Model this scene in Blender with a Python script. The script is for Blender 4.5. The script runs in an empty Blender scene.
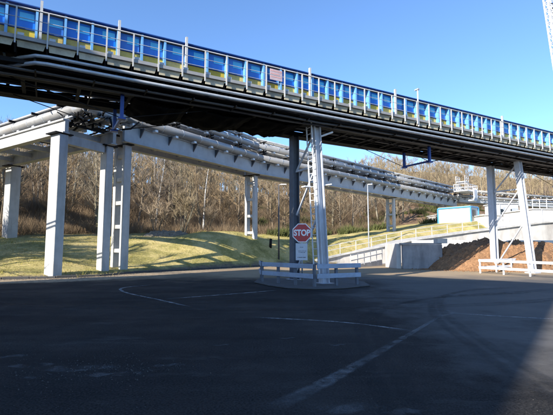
import bpy, bmesh, math, random
from mathutils import Vector, Matrix, noise

R = random.Random(7)
S = bpy.context.scene
COL = S.collection
rad = math.radians

# ------------------------------------------------------------------ camera, world, sun, exposure
cam_d = bpy.data.cameras.new("camera")
cam = bpy.data.objects.new("camera", cam_d)
COL.objects.link(cam)
cam.location = (0, 0, 1.6)
cam.rotation_euler = (rad(90 + 5.37), 0, 0)
cam_d.sensor_width = 36
cam_d.lens = 27.02
cam_d.clip_start = 0.05
cam_d.clip_end = 3000
S.camera = cam

SUN_EL = 26.0
SUN_TRAVEL = 42.0                     # compass direction the light travels to, from +Y towards +X
W = bpy.data.worlds.new("World")
S.world = W
W.use_nodes = True
nt = W.node_tree
for n_ in list(nt.nodes):
    nt.nodes.remove(n_)
sky = nt.nodes.new("ShaderNodeTexSky")
sky.sky_type = 'NISHITA'
sky.sun_disc = False
sky.sun_elevation = rad(SUN_EL)
sky.sun_rotation = rad(SUN_TRAVEL + 180)
sky.air_density = 0.9
sky.dust_density = 0.2
sky.ozone_density = 6.0
bg = nt.nodes.new("ShaderNodeBackground")
bg.inputs[1].default_value = 0.15
wo = nt.nodes.new("ShaderNodeOutputWorld")
nt.links.new(sky.outputs[0], bg.inputs[0])
nt.links.new(bg.outputs[0], wo.inputs[0])

sun_d = bpy.data.lights.new("sun", 'SUN')
sun_d.energy = 5.0
sun_d.angle = rad(0.4)
sun_d.color = (1.0, 0.93, 0.82)
sun = bpy.data.objects.new("sun", sun_d)
COL.objects.link(sun)
el, tr = rad(SUN_EL), rad(SUN_TRAVEL)
ldir = Vector((math.sin(tr) * math.cos(el), math.cos(tr) * math.cos(el), -math.sin(el)))
sun.rotation_euler = ldir.to_track_quat('-Z', 'Y').to_euler()
sun.location = (-20, -20, 40)

S.view_settings.view_transform = 'Standard'
S.view_settings.look = 'None'
S.view_settings.exposure = 1.08
S.view_settings.gamma = 1.0


# ------------------------------------------------------------------ materials
def mat(name, col, rough=0.6, var=0.18, scale=2.0, bump=0.0, bscale=30.0, metal=0.0,
        stain=None, stain_amt=0.4, stain_scale=0.6, streak=None, objvar=0.0):
    m = bpy.data.materials.new(name)
    m.use_nodes = True
    t = m.node_tree
    b = t.nodes["Principled BSDF"]
    b.inputs["Roughness"].default_value = rough
    b.inputs["Metallic"].default_value = metal
    tc = t.nodes.new("ShaderNodeTexCoord")
    no = t.nodes.new("ShaderNodeTexNoise")
    no.inputs["Scale"].default_value = scale
    no.inputs["Detail"].default_value = 6
    no.inputs["Roughness"].default_value = 0.65
    vec = tc.outputs["Object"]
    t.links.new(vec, no.inputs["Vector"])
    rp = t.nodes.new("ShaderNodeValToRGB")
    e = rp.color_ramp.elements
    e[0].position, e[1].position = 0.3, 0.72
    e[0].color = tuple(c * (1 - var) for c in col) + (1,)
    e[1].color = tuple(min(1, c * (1 + var)) for c in col) + (1,)
    t.links.new(no.outputs["Fac"], rp.inputs["Fac"])
    out = rp.outputs["Color"]
    if stain:
        n2 = t.nodes.new("ShaderNodeTexNoise")
        n2.inputs["Scale"].default_value = stain_scale
        n2.inputs["Detail"].default_value = 8
        n2.inputs["Roughness"].default_value = 0.7
        if streak:
            mp = t.nodes.new("ShaderNodeMapping")
            mp.inputs["Scale"].default_value = streak
            t.links.new(vec, mp.inputs["Vector"])
            t.links.new(mp.outputs["Vector"], n2.inputs["Vector"])
        else:
            t.links.new(vec, n2.inputs["Vector"])
        r2 = t.nodes.new("ShaderNodeValToRGB")
        r2.color_ramp.elements[0].position = 0.45
        r2.color_ramp.elements[1].position = 0.7
        r2.color_ramp.elements[0].color = (0, 0, 0, 1)
        r2.color_ramp.elements[1].color = (stain_amt,) * 3 + (1,)
        t.links.new(n2.outputs["Fac"], r2.inputs["Fac"])
        mx = t.nodes.new("ShaderNodeMix")
        mx.data_type = 'RGBA'
        t.links.new(r2.outputs["Color"], mx.inputs["Factor"])
        t.links.new(out, mx.inputs["A"])
        mx.inputs["B"].default_value = tuple(stain) + (1,)
        out = mx.outputs["Result"]
    if objvar:
        oi = t.nodes.new("ShaderNodeObjectInfo")
        hs = t.nodes.new("ShaderNodeHueSaturation")
        mr = t.nodes.new("ShaderNodeMapRange")
        mr.inputs["To Min"].default_value = 1 - objvar
        mr.inputs["To Max"].default_value = 1 + objvar
        t.links.new(oi.outputs["Random"], mr.inputs["Value"])
        t.links.new(mr.outputs["Result"], hs.inputs["Value"])
        m2 = t.nodes.new("ShaderNodeMath")
        m2.operation = 'FRACT'
        m3 = t.nodes.new("ShaderNodeMath")
        m3.operation = 'MULTIPLY'
        m3.inputs[1].default_value = 7.31
        t.links.new(oi.outputs["Random"], m3.inputs[0])
        t.links.new(m3.outputs[0], m2.inputs[0])
        mr2 = t.nodes.new("ShaderNodeMapRange")
        mr2.inputs["To Min"].default_value = 1 - objvar * .5
        mr2.inputs["To Max"].default_value = 1 + objvar * .5
        t.links.new(m2.outputs[0], mr2.inputs["Value"])
        t.links.new(mr2.outputs["Result"], hs.inputs["Saturation"])
        t.links.new(out, hs.inputs["Color"])
        out = hs.outputs["Color"]
    t.links.new(out, b.inputs["Base Color"])
    if bump > 0:
        n3 = t.nodes.new("ShaderNodeTexNoise")
        n3.inputs["Scale"].default_value = bscale
        n3.inputs["Detail"].default_value = 5
        t.links.new(vec, n3.inputs["Vector"])
        bp = t.nodes.new("ShaderNodeBump")
        bp.inputs["Strength"].default_value = bump
        bp.inputs["Distance"].default_value = 0.03
        t.links.new(n3.outputs["Fac"], bp.inputs["Height"])
        t.links.new(bp.outputs["Normal"], b.inputs["Normal"])
    return m


M = {}
M['blue'] = mat("blue sheet", (0.018, 0.155, 0.56), 0.35, 0.15, 1.5, stain=(0.03, 0.22, 0.58), stain_amt=0.35, stain_scale=1.2, streak=(1, 1, 0.3), objvar=.12)
M['bluerib'] = mat("pale blue rib", (0.13, 0.33, 0.60), 0.45, 0.12, 4)
M['yellow'] = mat("yellow kick plate", (0.70, 0.50, 0.075), 0.5, 0.2, 3, stain=(0.30, 0.21, 0.07), stain_amt=0.7, stain_scale=2.0, objvar=.25)
M['roofblue'] = mat("dark blue roof edge", (0.008, 0.05, 0.22), 0.5, 0.2, 2)
M['white'] = mat("white painted steel", (0.66, 0.67, 0.68), 0.45, 0.10, 5, stain=(0.30, 0.22, 0.15), stain_amt=0.35, stain_scale=2.5)
M['legpaint'] = mat("grey white leg paint", (0.52, 0.55, 0.60), 0.5, 0.10, 3, stain=(0.25, 0.17, 0.11), stain_amt=0.45, stain_scale=1.5, streak=(1, 1, 0.25))
M['legshade'] = mat("shaded leg paint", (0.10, 0.115, 0.145), 0.55, 0.15, 3, stain=(0.06, 0.045, 0.04), stain_amt=0.6, stain_scale=1.2)  # leg paint with shade put into the colour, for back leg and island posts
M['railgrey'] = mat("bluish grey rail paint", (0.30, 0.36, 0.46), 0.5, 0.12, 3, stain=(0.2, 0.17, 0.15), stain_amt=0.4, stain_scale=2)
M['railpale'] = mat("pale weathered railing", (.46, .46, .45), .5, .12, 3, stain=(.25, .2, .16), stain_amt=.4, stain_scale=2)
M['sootpipe'] = mat("sooty grey pipe", (.07, .07, .075), .5, .2, 3)
M['galv'] = mat("galvanised steel", (0.40, 0.42, 0.44), 0.45, 0.2, 4, metal=0.3)
M['pipe'] = mat("weathered pipe cladding", (0.26, 0.265, 0.27), 0.42, 0.18, 2, metal=0.2, stain=(0.16, 0.13, 0.10), stain_amt=0.5, stain_scale=1.0)
M['palepipe'] = mat("pale pipe cladding", (0.34, 0.335, 0.32), 0.45, 0.2, 2, stain=(0.25, 0.2, 0.15), stain_amt=0.5, stain_scale=1.0)
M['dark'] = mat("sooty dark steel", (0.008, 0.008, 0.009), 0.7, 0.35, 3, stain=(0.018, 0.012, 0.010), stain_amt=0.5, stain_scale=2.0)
M['tarp'] = mat("black tarp", (0.003, 0.003, 0.0035), 0.9, 0.3, 4, bump=0.5, bscale=6)
M['tarp'].node_tree.nodes["Principled BSDF"].inputs["Specular IOR Level"].default_value = .08
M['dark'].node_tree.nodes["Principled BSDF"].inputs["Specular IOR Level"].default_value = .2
M['soffit'] = mat("cream fascia", (0.44, 0.40, 0.29), 0.6, 0.15, 3, stain=(0.16, 0.13, 0.10), stain_amt=0.7, stain_scale=1.6, objvar=.25)
M['kerbgrey'] = mat("grey edge beam", (0.26, 0.26, 0.26), 0.6, 0.12, 3, stain=(0.2, 0.17, 0.14), stain_amt=0.4)
M['kingblue'] = mat("bright blue steel", (0.008, 0.05, 0.27), 0.45, 0.15, 4)
M['girder'] = mat("grey girder paint", (0.36, 0.37, 0.38), 0.55, 0.10, 2, stain=(0.22, 0.19, 0.16), stain_amt=0.5, stain_scale=0.9, streak=(1, 1, 0.3))
M['concrete'] = mat("pale concrete", (0.44, 0.44, 0.43), 0.8, 0.12, 2, bump=0.25, bscale=25, stain=(0.20, 0.18, 0.15), stain_amt=0.6, stain_scale=0.8, streak=(1.6, 1.6, 0.25))
M['dirtyconc'] = mat("dirty kerb concrete", (.075, .072, .07), .9, .25, 2, bump=.3, bscale=20, stain=(.05, .05, .05), stain_amt=.7, stain_scale=1.5)
M['gritstone'] = mat("loose grey grit", (.07, .065, .06), .9, .4, 8)
M['pilegrey'] = mat("grey leaf pile", (.19, .165, .125), .95, .4, 5, bump=.8, bscale=20)
M['greyconc'] = mat("grey stained concrete", (0.28, 0.28, 0.29), 0.85, 0.15, 2, bump=0.3, bscale=20, stain=(0.10, 0.10, 0.11), stain_amt=0.6, stain_scale=1.0, streak=(1.2, 1.2, 0.3))
M['whitewall'] = mat("white render", (0.56, 0.55, 0.535), 0.75, 0.08, 1.0, bump=0.1, stain=(0.30, 0.28, 0.25), stain_amt=0.6, stain_scale=0.5, streak=(1, 1, 0.2))
M['rampconc'] = mat("light ramp concrete", (0.50, 0.485, 0.46), 0.8, 0.12, 1.5, bump=0.2, stain=(0.22, 0.20, 0.18), stain_amt=0.7, stain_scale=0.7, streak=(1, 1, 0.3))
M['boxwhite'] = mat("cabin panel", (0.42, 0.45, 0.43), 0.5, 0.06, 2, stain=(0.3, 0.3, 0.27), stain_amt=0.3)
M['cyan'] = mat("bright cyan blue trim", (0.05, 0.26, 0.52), 0.45, 0.10, 3)
M['glass'] = mat("dark window glass", (0.015, 0.018, 0.022), 0.08, 0.1, 2)
M['red'] = mat("red sign face", (0.42, 0.012, 0.018), 0.4, 0.08, 6)
M['signwhite'] = mat("white sign face", (0.78, 0.78, 0.78), 0.4, 0.04, 6)
M['print'] = mat("dark print", (0.04, 0.04, 0.05), 0.6, 0.1, 6)
M['redprint'] = mat("faded red print", (0.55, 0.30, 0.28), 0.6, 0.1, 6)
M['chip'] = mat("brown wood chip heap", (0.25, 0.135, 0.065), 0.95, 0.5, 9, bump=1.0, bscale=26, stain=(0.12, 0.062, 0.032), stain_amt=0.7, stain_scale=1.6)
M['bark'] = mat("grey brown bark", (0.16, 0.125, 0.085), 0.9, 0.3, 6, objvar=.35)
M['twig'] = mat("brown twigs", (0.215, 0.16, 0.10), 0.9, 0.3, 0.7, objvar=.4)
M['bark2'] = mat("pale ash bark", (0.20, 0.175, 0.12), 0.9, 0.25, 5, objvar=.3)
M['twig2'] = mat("straw coloured twigs", (0.225, 0.18, 0.115), 0.9, 0.3, 0.7, objvar=.3)
M['birch'] = mat("birch bark", (0.62, 0.60, 0.56), 0.8, 0.1, 5, stain=(0.04, 0.035, 0.03), stain_amt=1.0, stain_scale=2.2, streak=(1, 1, 2.4))
M['brush'] = mat("bare brush", (0.21, 0.15, 0.09), 0.95, 0.4, 0.5, stain=(0.11, 0.075, 0.045), stain_amt=0.7, stain_scale=0.3)
M['green'] = mat("dull green undergrowth", (0.075, 0.085, 0.022), 0.85, 0.4, 0.8)
M['grassblade'] = mat("winter grass blades", (0.30, 0.27, 0.065), 0.85, 0.4, 0.6, stain=(0.48, 0.38, 0.16), stain_amt=0.9, stain_scale=0.35)
M['hall'] = mat("hall cladding", (0.30, 0.31, 0.33), 0.6, 0.1, 0.6)


# ------------------------------------------------------------------ mesh helpers
class MB:
    def __init__(self):
        self.v, self.f = [], []

    def add(self, vs, fs):
        o = len(self.v)
        self.v += [tuple(p) for p in vs]
        self.f += [tuple(i + o for i in q) for q in fs]
        return self

    def box(self, c, s, mtx=None):
        x, y, z = (q / 2 for q in s)
        vs = [Vector((a, b, e)) for a in (-x, x) for b in (-y, y) for e in (-z, z)]
        if mtx is not None:
            vs = [mtx @ p for p in vs]
        c = Vector(c)
        return self.add([p + c for p in vs],
                        [(0, 1, 3, 2), (4, 6, 7, 5), (0, 4, 5, 1), (2, 3, 7, 6), (0, 2, 6, 4), (1, 5, 7, 3)])

    def bar(self, a, b, w, h, up=(0, 0, 1)):
        a, b = Vector(a), Vector(b)
        d = (b - a)
        L = d.length
        d.normalize()
        u = Vector(up)
        s = d.cross(u)
        if s.length < 1e-4:
            s = d.cross(Vector((1, 0, 0)))
        s.normalize()
        u = s.cross(d).normalized()
        vs = []
        for p in (a, b):
            for i, j in ((-1, -1), (1, -1), (1, 1), (-1, 1)):
                vs.append(p + s * (i * w / 2) + u * (j * h / 2))
        return self.add(vs, [(0, 3, 2, 1), (4, 5, 6, 7), (0, 1, 5, 4), (1, 2, 6, 5), (2, 3, 7, 6), (3, 0, 4, 7)])

    def tube(self, pts, r, n=8, cap=True):
        pts = [Vector(p) for p in pts]
        if not hasattr(r, '__len__'):
            r = [r] * len(pts)
        vs, fs = [], []
        prev = None
        for i, p in enumerate(pts):
            t = (pts[min(i + 1, len(pts) - 1)] - pts[max(i - 1, 0)]).normalized()
            if prev is None:
                s = t.cross(Vector((0, 0, 1)))
                if s.length < 1e-3:
                    s = t.cross(Vector((1, 0, 0)))
            else:
                s = prev - t * prev.dot(t)
            s.normalize()
            prev = s
            u = s.cross(t)
            for k in range(n):
                a = 2 * math.pi * k / n
                vs.append(p + (s * math.cos(a) + u * math.sin(a)) * r[i])
        for i in range(len(pts) - 1):
            for k in range(n):
                k2 = (k + 1) % n
                fs.append((i * n + k, i * n + k2, (i + 1) * n + k2, (i + 1) * n + k))
        if cap:
            fs.append(tuple(range(n - 1, -1, -1)))
            fs.append(tuple(range((len(pts) - 1) * n, len(pts) * n)))
        return self.add(vs, fs)

    def prism(self, poly, ext):
        ext = Vector(ext)
        p = [Vector(q) for q in poly]
        n = len(p)
        return self.add(p + [q + ext for q in p],
                        [tuple(range(n - 1, -1, -1)), tuple(range(n, 2 * n))] +
                        [(i, (i + 1) % n, n + (i + 1) % n, n + i) for i in range(n)])

    def hcol(self, a, b, w, face):
        """H-section column from a to b; face = direction of the flanges' normal"""
        a, b, fc = Vector(a), Vector(b), Vector(face).normalized()
        self.bar(a + fc * (w / 2 - .02), b + fc * (w / 2 - .02), w, .04, fc)
        self.bar(a - fc * (w / 2 - .02), b - fc * (w / 2 - .02), w, .04, fc)
        self.bar(a, b, .04, w - .082, fc)
        return self

    def mesh(self, name, m, smooth=False):
        me = bpy.data.meshes.new(name)
        me.from_pydata(self.v, [], self.f)
        if m is not None:
            me.materials.append(m)
        if smooth:
            me.polygons.foreach_set("use_smooth", [True] * len(me.polygons))
        bm = bmesh.new()
        bm.from_mesh(me)
        bmesh.ops.recalc_face_normals(bm, faces=bm.faces)
        bm.to_mesh(me)
        bm.free()
        me.update()
        return me

    def build(self, name, m, parent=None, smooth=False, bevel=0.0, loc=(0, 0, 0), rz=0.0):
        o = bpy.data.objects.new(name, self.mesh(name, m, smooth))
        COL.objects.link(o)
        o.location = loc
        o.rotation_euler = (0, 0, rz)
        if parent:
            o.parent = parent
        if bevel:
            md = o.modifiers.new("bevel", 'BEVEL')
            md.width = bevel
            md.segments = 1
        return o


def thing(name, label, cat, loc=(0, 0, 0), rz=0.0, group=None):
    o = bpy.data.objects.new(name, None)
    o.empty_display_size = 0.3
    COL.objects.link(o)
    o.location = loc
    o.rotation_euler = (0, 0, rz)
    tag(o, label, cat, group)
    return o


def tag(o, label, cat, group=None):
    o['label'] = label
    o['category'] = cat
    if group:
        o['group'] = group
    return o


def structure(o):
    o['kind'] = 'structure'
    return o


def stuff(o):
    o['kind'] = 'stuff'
    return o


def inst(src, parent, loc=(0, 0, 0), rz=0.0, name=None):
    o = bpy.data.objects.new(name or src.name.split('.')[0], src.data)
    COL.objects.link(o)
    o.parent = parent
    o.location = loc
    o.rotation_euler = (0, 0, rz)
    for md in src.modifiers:
        m2 = o.modifiers.new(md.name, md.type)
        if md.type == 'BEVEL':
            m2.width, m2.segments = md.width, md.segments
    return o


def copy_tree(o, parent=None):
    c = o.copy()
    COL.objects.link(c)
    c.parent = parent
    for ch in o.children:
        copy_tree(ch, c)
    return c


# ------------------------------------------------------------------ terrain
EDGE = [(-90, 14), (-40, 17.5), (-22, 19.2), (-13.47, 20.6), (-11.3, 21.5), (-9.6, 22.8), (-8.6, 25.4), (-5.5, 29.3),
        (-2.7, 32.6), (0.3, 35.2), (4.5, 38.6), (8, 41.2), (14, 46.2), (22, 52.0), (32, 56.0), (50, 64), (150, 100)]


def edge_sd(x, y):
    """distance to the edge of the paved yard; positive on the bank"""
    best, sg = 1e9, 1
    for (ax, ay), (bx, by) in zip(EDGE[:-1], EDGE[1:]):
        dx, dy = bx - ax, by - ay
        t = max(0, min(1, ((x - ax) * dx + (y - ay) * dy) / (dx * dx + dy * dy)))
        qx, qy = x - ax - dx * t, y - ay - dy * t
        q = qx * qx + qy * qy
        if q < best:
            best = q
            sg = 1 if dx * qy - dy * qx > 0 else -1
    return sg * math.sqrt(best)


def sstep(a, b, x):
    t = max(0, min(1, (x - a) / (b - a)))
    return t * t * (3 - 2 * t)


def height(x, y, sd=None):
    if sd is None:
        sd = edge_sd(x, y)
    if sd <= 0:
        return 0.0
    k = sstep(-9.5, -3.0, x)
    gentle = 0.205 * min(sd, 13) - 0.12 * sstep(0, 2.5, sd) * (1 - sstep(3, 9, sd))
    steep = 1.75 * sstep(0, 3.2, sd) + 0.10 * min(sd, 13)
    h = gentle * (1 - k) + steep * k
    h += max(0, min(24, x - 6)) * 0.135 * sstep(0, 1.5, sd)
    h += 1.15 * math.exp(-((x + 7.0) / 5.5) ** 2 - ((y - 36.5) / 6.0) ** 2) * sstep(0.5, 6, sd)
    s2 = max(0, sd - 13)
    h += 0.30 * min(s2, 34) * sstep(0, 8, s2) + (0.12 + .17 * sstep(0, 45, x)) * max(0, min(s2 - 34, 75))
    h += 0.16 * sstep(0.5, 4, sd) * noise.noise((x * .35, y * .35, 1.7)) * (1 + .09 * s2)
    return max(h, 0.01 * sd)


def build_ground():
    xs = []
    x = -260.0
    while x < 300:
        xs.append(x)
        ax = abs(x - 4)
        x += 0.7 if ax < 26 else (2.0 if ax < 60 else 8.0)
    ys = []
    y = -120.0
    while y < 420:
        ys.append(y)
        y += 8 if y < 10 else (0.7 if y < 56 else (2.0 if y < 110 else 10))
    vs, sds = [], []
    for yy in ys:
        for xx in xs:
            sd = edge_sd(xx, yy)
            sds.append(sd)
            vs.append((xx, yy, height(xx, yy, sd) - (0.03 if sd < 0.3 else 0)))
    nx = len(xs)
    fs = [(j * nx + i, j * nx + i + 1, (j + 1) * nx + i + 1, (j + 1) * nx + i)
          for j in range(len(ys) - 1) for i in range(nx - 1)]
    me = bpy.data.meshes.new("ground")
    me.from_pydata(vs, [], fs)
    at = me.attributes.new("bank", 'FLOAT', 'POINT')
    at.data.foreach_set("value", sds)
    me.polygons.foreach_set("use_smooth", [True] * len(me.polygons))
    m = bpy.data.materials.new("bank grass and leaf litter")
    m.use_nodes = True
    t = m.node_tree
    b = t.nodes["Principled BSDF"]
    b.inputs["Roughness"].default_value = 0.95
    tc = t.nodes.new("ShaderNodeTexCoord")

    def nz(sc, det=8, rough=.65):
        q = t.nodes.new("ShaderNodeTexNoise")
        q.inputs["Scale"].default_value = sc
        q.inputs["Detail"].default_value = det
        q.inputs["Roughness"].default_value = rough
        t.links.new(tc.outputs["Object"], q.inputs["Vector"])
        return q.outputs["Fac"]

    def ramp(fac, stops):
        q = t.nodes.new("ShaderNodeValToRGB")
        e = q.color_ramp.elements
        while len(e) < len(stops):
            e.new(0.5)
        for el_, (p, c) in zip(e, stops):
            el_.position = p
            el_.color = tuple(c) + (1,)
        t.links.new(fac, q.inputs["Fac"])
        return q.outputs["Color"]

    def mix(f, a, bb):
        q = t.nodes.new("ShaderNodeMix")
        q.data_type = 'RGBA'
        t.links.new(f, q.inputs["Factor"])
        t.links.new(a, q.inputs["A"])
        t.links.new(bb, q.inputs["B"])
        return q.outputs["Result"]

    def math_(op, a, bv):
        q = t.nodes.new("ShaderNodeMath")
        q.operation = op
        t.links.new(a, q.inputs[0])
        if isinstance(bv, (int, float)):
            q.inputs[1].default_value = bv
        else:
            t.links.new(bv, q.inputs[1])
        return q.outputs[0]

    g = ramp(nz(0.45, 9, .7), [(.34, (.085, .095, .020)), (.44, (.26, .23, .055)), (.57, (.58, .46, .19))])
    g2 = ramp(nz(7, 6), [(.3, (.12, .11, .025)), (.65, (.52, .43, .17))])
    half = t.nodes.new("ShaderNodeValue")
    half.outputs[0].default_value = .35
    grass = mix(half.outputs[0], g, g2)
    l1 = ramp(nz(1.1, 9, .75), [(.3, (.07, .042, .022)), (.5, (.18, .11, .06)), (.72, (.32, .215, .125))])
    atn = t.nodes.new("ShaderNodeAttribute")
    atn.attribute_name = "bank"
    wob = math_('MULTIPLY', nz(.25, 5), 9.0)
    sdv = math_('ADD', atn.outputs["Fac"], wob)
    f = ramp(math_('MULTIPLY', sdv, 1 / 40), [(.40, (0, 0, 0)), (.46, (1, 1, 1))])
    # narrow strip of bare dirt along the yard edge
    dirt = ramp(nz(4, 8), [(.3, (.10, .075, .05)), (.7, (.23, .18, .12))])
    f2 = ramp(math_('MULTIPLY', math_('ADD', atn.outputs["Fac"], math_('MULTIPLY', nz(.9, 4), 1.2)), 1 / 4), [(.27, (1, 1, 1)), (.36, (0, 0, 0))])
    c = mix(f, grass, l1)
    c = mix(f2, c, dirt)
    t.links.new(c, b.inputs["Base Color"])
    bp = t.nodes.new("ShaderNodeBump")
    bp.inputs["Strength"].default_value = .8
    bp.inputs["Distance"].default_value = .12
    t.links.new(nz(5, 9, .75), bp.inputs["Height"])
    t.links.new(bp.outputs["Normal"], b.inputs["Normal"])
    me.materials.append(m)
    o = bpy.data.objects.new("ground", me)
    COL.objects.link(o)
    structure(o)


build_ground()


def asphalt_material():
    m = bpy.data.materials.new("worn dusty asphalt")
    m.use_nodes = True
    t = m.node_tree
    b = t.nodes["Principled BSDF"]
    tc = t.nodes.new("ShaderNodeTexCoord")

    def nz(sc, det=8, rough=.65, mp=None):
        q = t.nodes.new("ShaderNodeTexNoise")
        q.inputs["Scale"].default_value = sc
        q.inputs["Detail"].default_value = det
        q.inputs["Roughness"].default_value = rough
        v = tc.outputs["Object"]
        if mp:
            mm = t.nodes.new("ShaderNodeMapping")
            mm.inputs["Rotation"].default_value = (0, 0, rad(mp[0]))
            mm.inputs["Scale"].default_value = mp[1]
            t.links.new(v, mm.inputs["Vector"])
            v = mm.outputs["Vector"]
        t.links.new(v, q.inputs["Vector"])
        return q.outputs["Fac"]

    def ramp(fac, stops):
        q = t.nodes.new("ShaderNodeValToRGB")
        e = q.color_ramp.elements
        while len(e) < len(stops):
            e.new(0.5)
        for el_, (p, c) in zip(e, stops):
            el_.position = p
            el_.color = (tuple(c) if hasattr(c, '__len__') else (c, c, c)) + (1,)
        t.links.new(fac, q.inputs["Fac"])
        return q.outputs["Color"]

    def mix(f, a, bb):
        q = t.nodes.new("ShaderNodeMix")
        q.data_type = 'RGBA'
        t.links.new(f, q.inputs["Factor"])
        t.links.new(a, q.inputs["A"])
        if hasattr(bb, 'is_linked') or not isinstance(bb, tuple):
            t.links.new(bb, q.inputs["B"])
        else:
            q.inputs["B"].default_value = bb + (1,)
        return q.outputs["Result"]

    base = ramp(nz(.35, 9, .7), [(.36, (.009, .009, .010)), (.64, (.030, .028, .027))])
    grit = ramp(nz(38, 4), [(.38, (.004, .004, .004)), (.62, (.075, .070, .064))])
    h = t.nodes.new("ShaderNodeValue")
    h.outputs[0].default_value = .42
    c = mix(h.outputs[0], base, grit)
    # tyre sweeps: noise stretched along the traffic direction
    c = mix(ramp(nz(.5, 6, .6, (-52, (.12, 1.6, 1))), [(.46, 0), (.62, .55)]), c, (.010, .010, .011))
    # dry dust in patches
    c = mix(ramp(nz(.16, 9, .72), [(.50, 0), (.66, .4)]), c, (.070, .064, .056))
    c = mix(ramp(nz(.8, 9, .75, (20, (.5, 1.6, 1))), [(.56, 0), (.68, .5)]), c, (.085, .080, .074))
    c = mix(ramp(nz(2.4, 9, .8), [(.58, 0), (.66, .6)]), c, (.006, .006, .007))
    # far side of the yard: tan dust, lightened with painted sunlight
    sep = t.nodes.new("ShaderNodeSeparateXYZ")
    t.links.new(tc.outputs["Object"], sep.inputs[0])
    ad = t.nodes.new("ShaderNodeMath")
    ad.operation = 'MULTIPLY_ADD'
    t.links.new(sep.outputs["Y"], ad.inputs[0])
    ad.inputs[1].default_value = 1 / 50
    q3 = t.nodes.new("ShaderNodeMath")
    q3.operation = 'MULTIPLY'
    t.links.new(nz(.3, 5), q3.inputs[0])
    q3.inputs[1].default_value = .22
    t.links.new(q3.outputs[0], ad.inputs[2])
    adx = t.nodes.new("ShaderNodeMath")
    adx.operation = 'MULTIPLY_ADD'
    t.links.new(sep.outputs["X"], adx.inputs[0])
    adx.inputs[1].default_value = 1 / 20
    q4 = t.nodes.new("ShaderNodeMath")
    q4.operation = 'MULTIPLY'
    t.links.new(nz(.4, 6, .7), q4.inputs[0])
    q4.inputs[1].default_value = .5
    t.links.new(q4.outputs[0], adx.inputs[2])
    c = mix(ramp(adx.outputs[0], [(.36, 0), (.50, .85)]), c, (.125, .118, .11))  # paler dry asphalt at right, with the sunlit corner painted into it
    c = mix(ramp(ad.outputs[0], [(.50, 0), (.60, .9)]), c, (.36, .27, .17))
    t.links.new(c, b.inputs["Base Color"])
    b.inputs["Specular IOR Level"].default_value = .10
    rr = ramp(nz(.5, 7), [(.35, .7), (.65, .95)])
    t.links.new(rr, b.inputs["Roughness"])
    bp = t.nodes.new("ShaderNodeBump")
    bp.inputs["Strength"].default_value = .5
    bp.inputs["Distance"].default_value = .012
    t.links.new(nz(70, 4), bp.inputs["Height"])
    t.links.new(bp.outputs["Normal"], b.inputs["Normal"])
    return m


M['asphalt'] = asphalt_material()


def build_yard():
    mb = MB()
    poly = [(p[0], p[1], 0.0) for p in EDGE] + [(150, -110, 0.0), (-90, -110, 0.0)]
    me = bpy.data.meshes.new("yard")
    bm = bmesh.new()
    f = bm.faces.new([bm.verts.new(p) for p in poly])
    bmesh.ops.triangulate(bm, faces=[f])
    bmesh.ops.recalc_face_normals(bm, faces=bm.faces)
    for f in bm.faces:
        if f.normal.z < 0:
            f.normal_flip()
    bm.to_mesh(me)
    bm.free()
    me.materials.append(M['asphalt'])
    o = bpy.data.objects.new("yard", me)
    COL.objects.link(o)
    structure(o)
    return o


yard = build_yard()

# kerb of separate stones along the grass edge
kerb = bpy.data.objects.new("kerb", None)
COL.objects.link(kerb)
structure(kerb)
ks = MB().box((0, 0, 0), (0.96, .15, .2)).build("kerb_stone", M['dirtyconc'], kerb, bevel=.012)
pts = [Vector((p[0], p[1], 0)) for p in EDGE[1:11]]
first = True
for a, b in zip(pts[:-1], pts[1:]):
    L = (b - a).length
    nseg = max(1, round(L))
    for i in range(nseg):
        c = a.lerp(b, (i + .5) / nseg)
        if c.x < -19:
            continue
        ang = math.atan2(b.y - a.y, b.x - a.x) + R.uniform(-.015, .015)
        o = ks if first else inst(ks, kerb)
        o.location = (c.x, c.y, .0 + R.uniform(-.015, .015))
        o.rotation_euler = (0, 0, ang)
        o.scale = (L / nseg * .985 / .96, 1, 1)
        first = False


# worn road paint
def paint_material(name, lo, hi, col, amax):
    m = bpy.data.materials.new(name)
    m.use_nodes = True
    t = m.node_tree
    b = t.nodes["Principled BSDF"]
    b.inputs["Base Color"].default_value = col + (1,)
    b.inputs["Roughness"].default_value = .8
    tc = t.nodes.new("ShaderNodeTexCoord")
    q = t.nodes.new("ShaderNodeTexNoise")
    q.inputs["Scale"].default_value = 3.5
    q.inputs["Detail"].default_value = 9
    q.inputs["Roughness"].default_value = .75
    t.links.new(tc.outputs["Object"], q.inputs["Vector"])
    r = t.nodes.new("ShaderNodeValToRGB")
    r.color_ramp.elements[0].position = lo
    r.color_ramp.elements[1].position = hi
    r.color_ramp.elements[1].color = (amax,) * 3 + (1,)
    t.links.new(q.outputs["Fac"], r.inputs["Fac"])
    ea = t.nodes.new("ShaderNodeAttribute")
    ea.attribute_name = "edge"
    mu = t.nodes.new("ShaderNodeMath")
    mu.operation = 'MULTIPLY'
    t.links.new(r.outputs["Color"], mu.inputs[0])
    t.links.new(ea.outputs["Fac"], mu.inputs[1])
    t.links.new(mu.outputs[0], b.inputs["Alpha"])
    return m


M['paint'] = paint_material("worn white road paint", .36, .62, (.40, .39, .375), .8)
M['verge'] = paint_material("sunlit tan road dust", .25, .55, (.36, .275, .175), .95)  # verge dust, its tone raised to paint in the sunlit strip
M['tyre'] = paint_material("dark tyre marks", .35, .75, (.008, .008, .009), .5)
M['chalk'] = paint_material("whitish spill track", .36, .74, (.27, .265, .255), .62)
M['dust'] = paint_material("pale tracked mud", .42, .76, (.17, .165, .16), .6)


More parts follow.
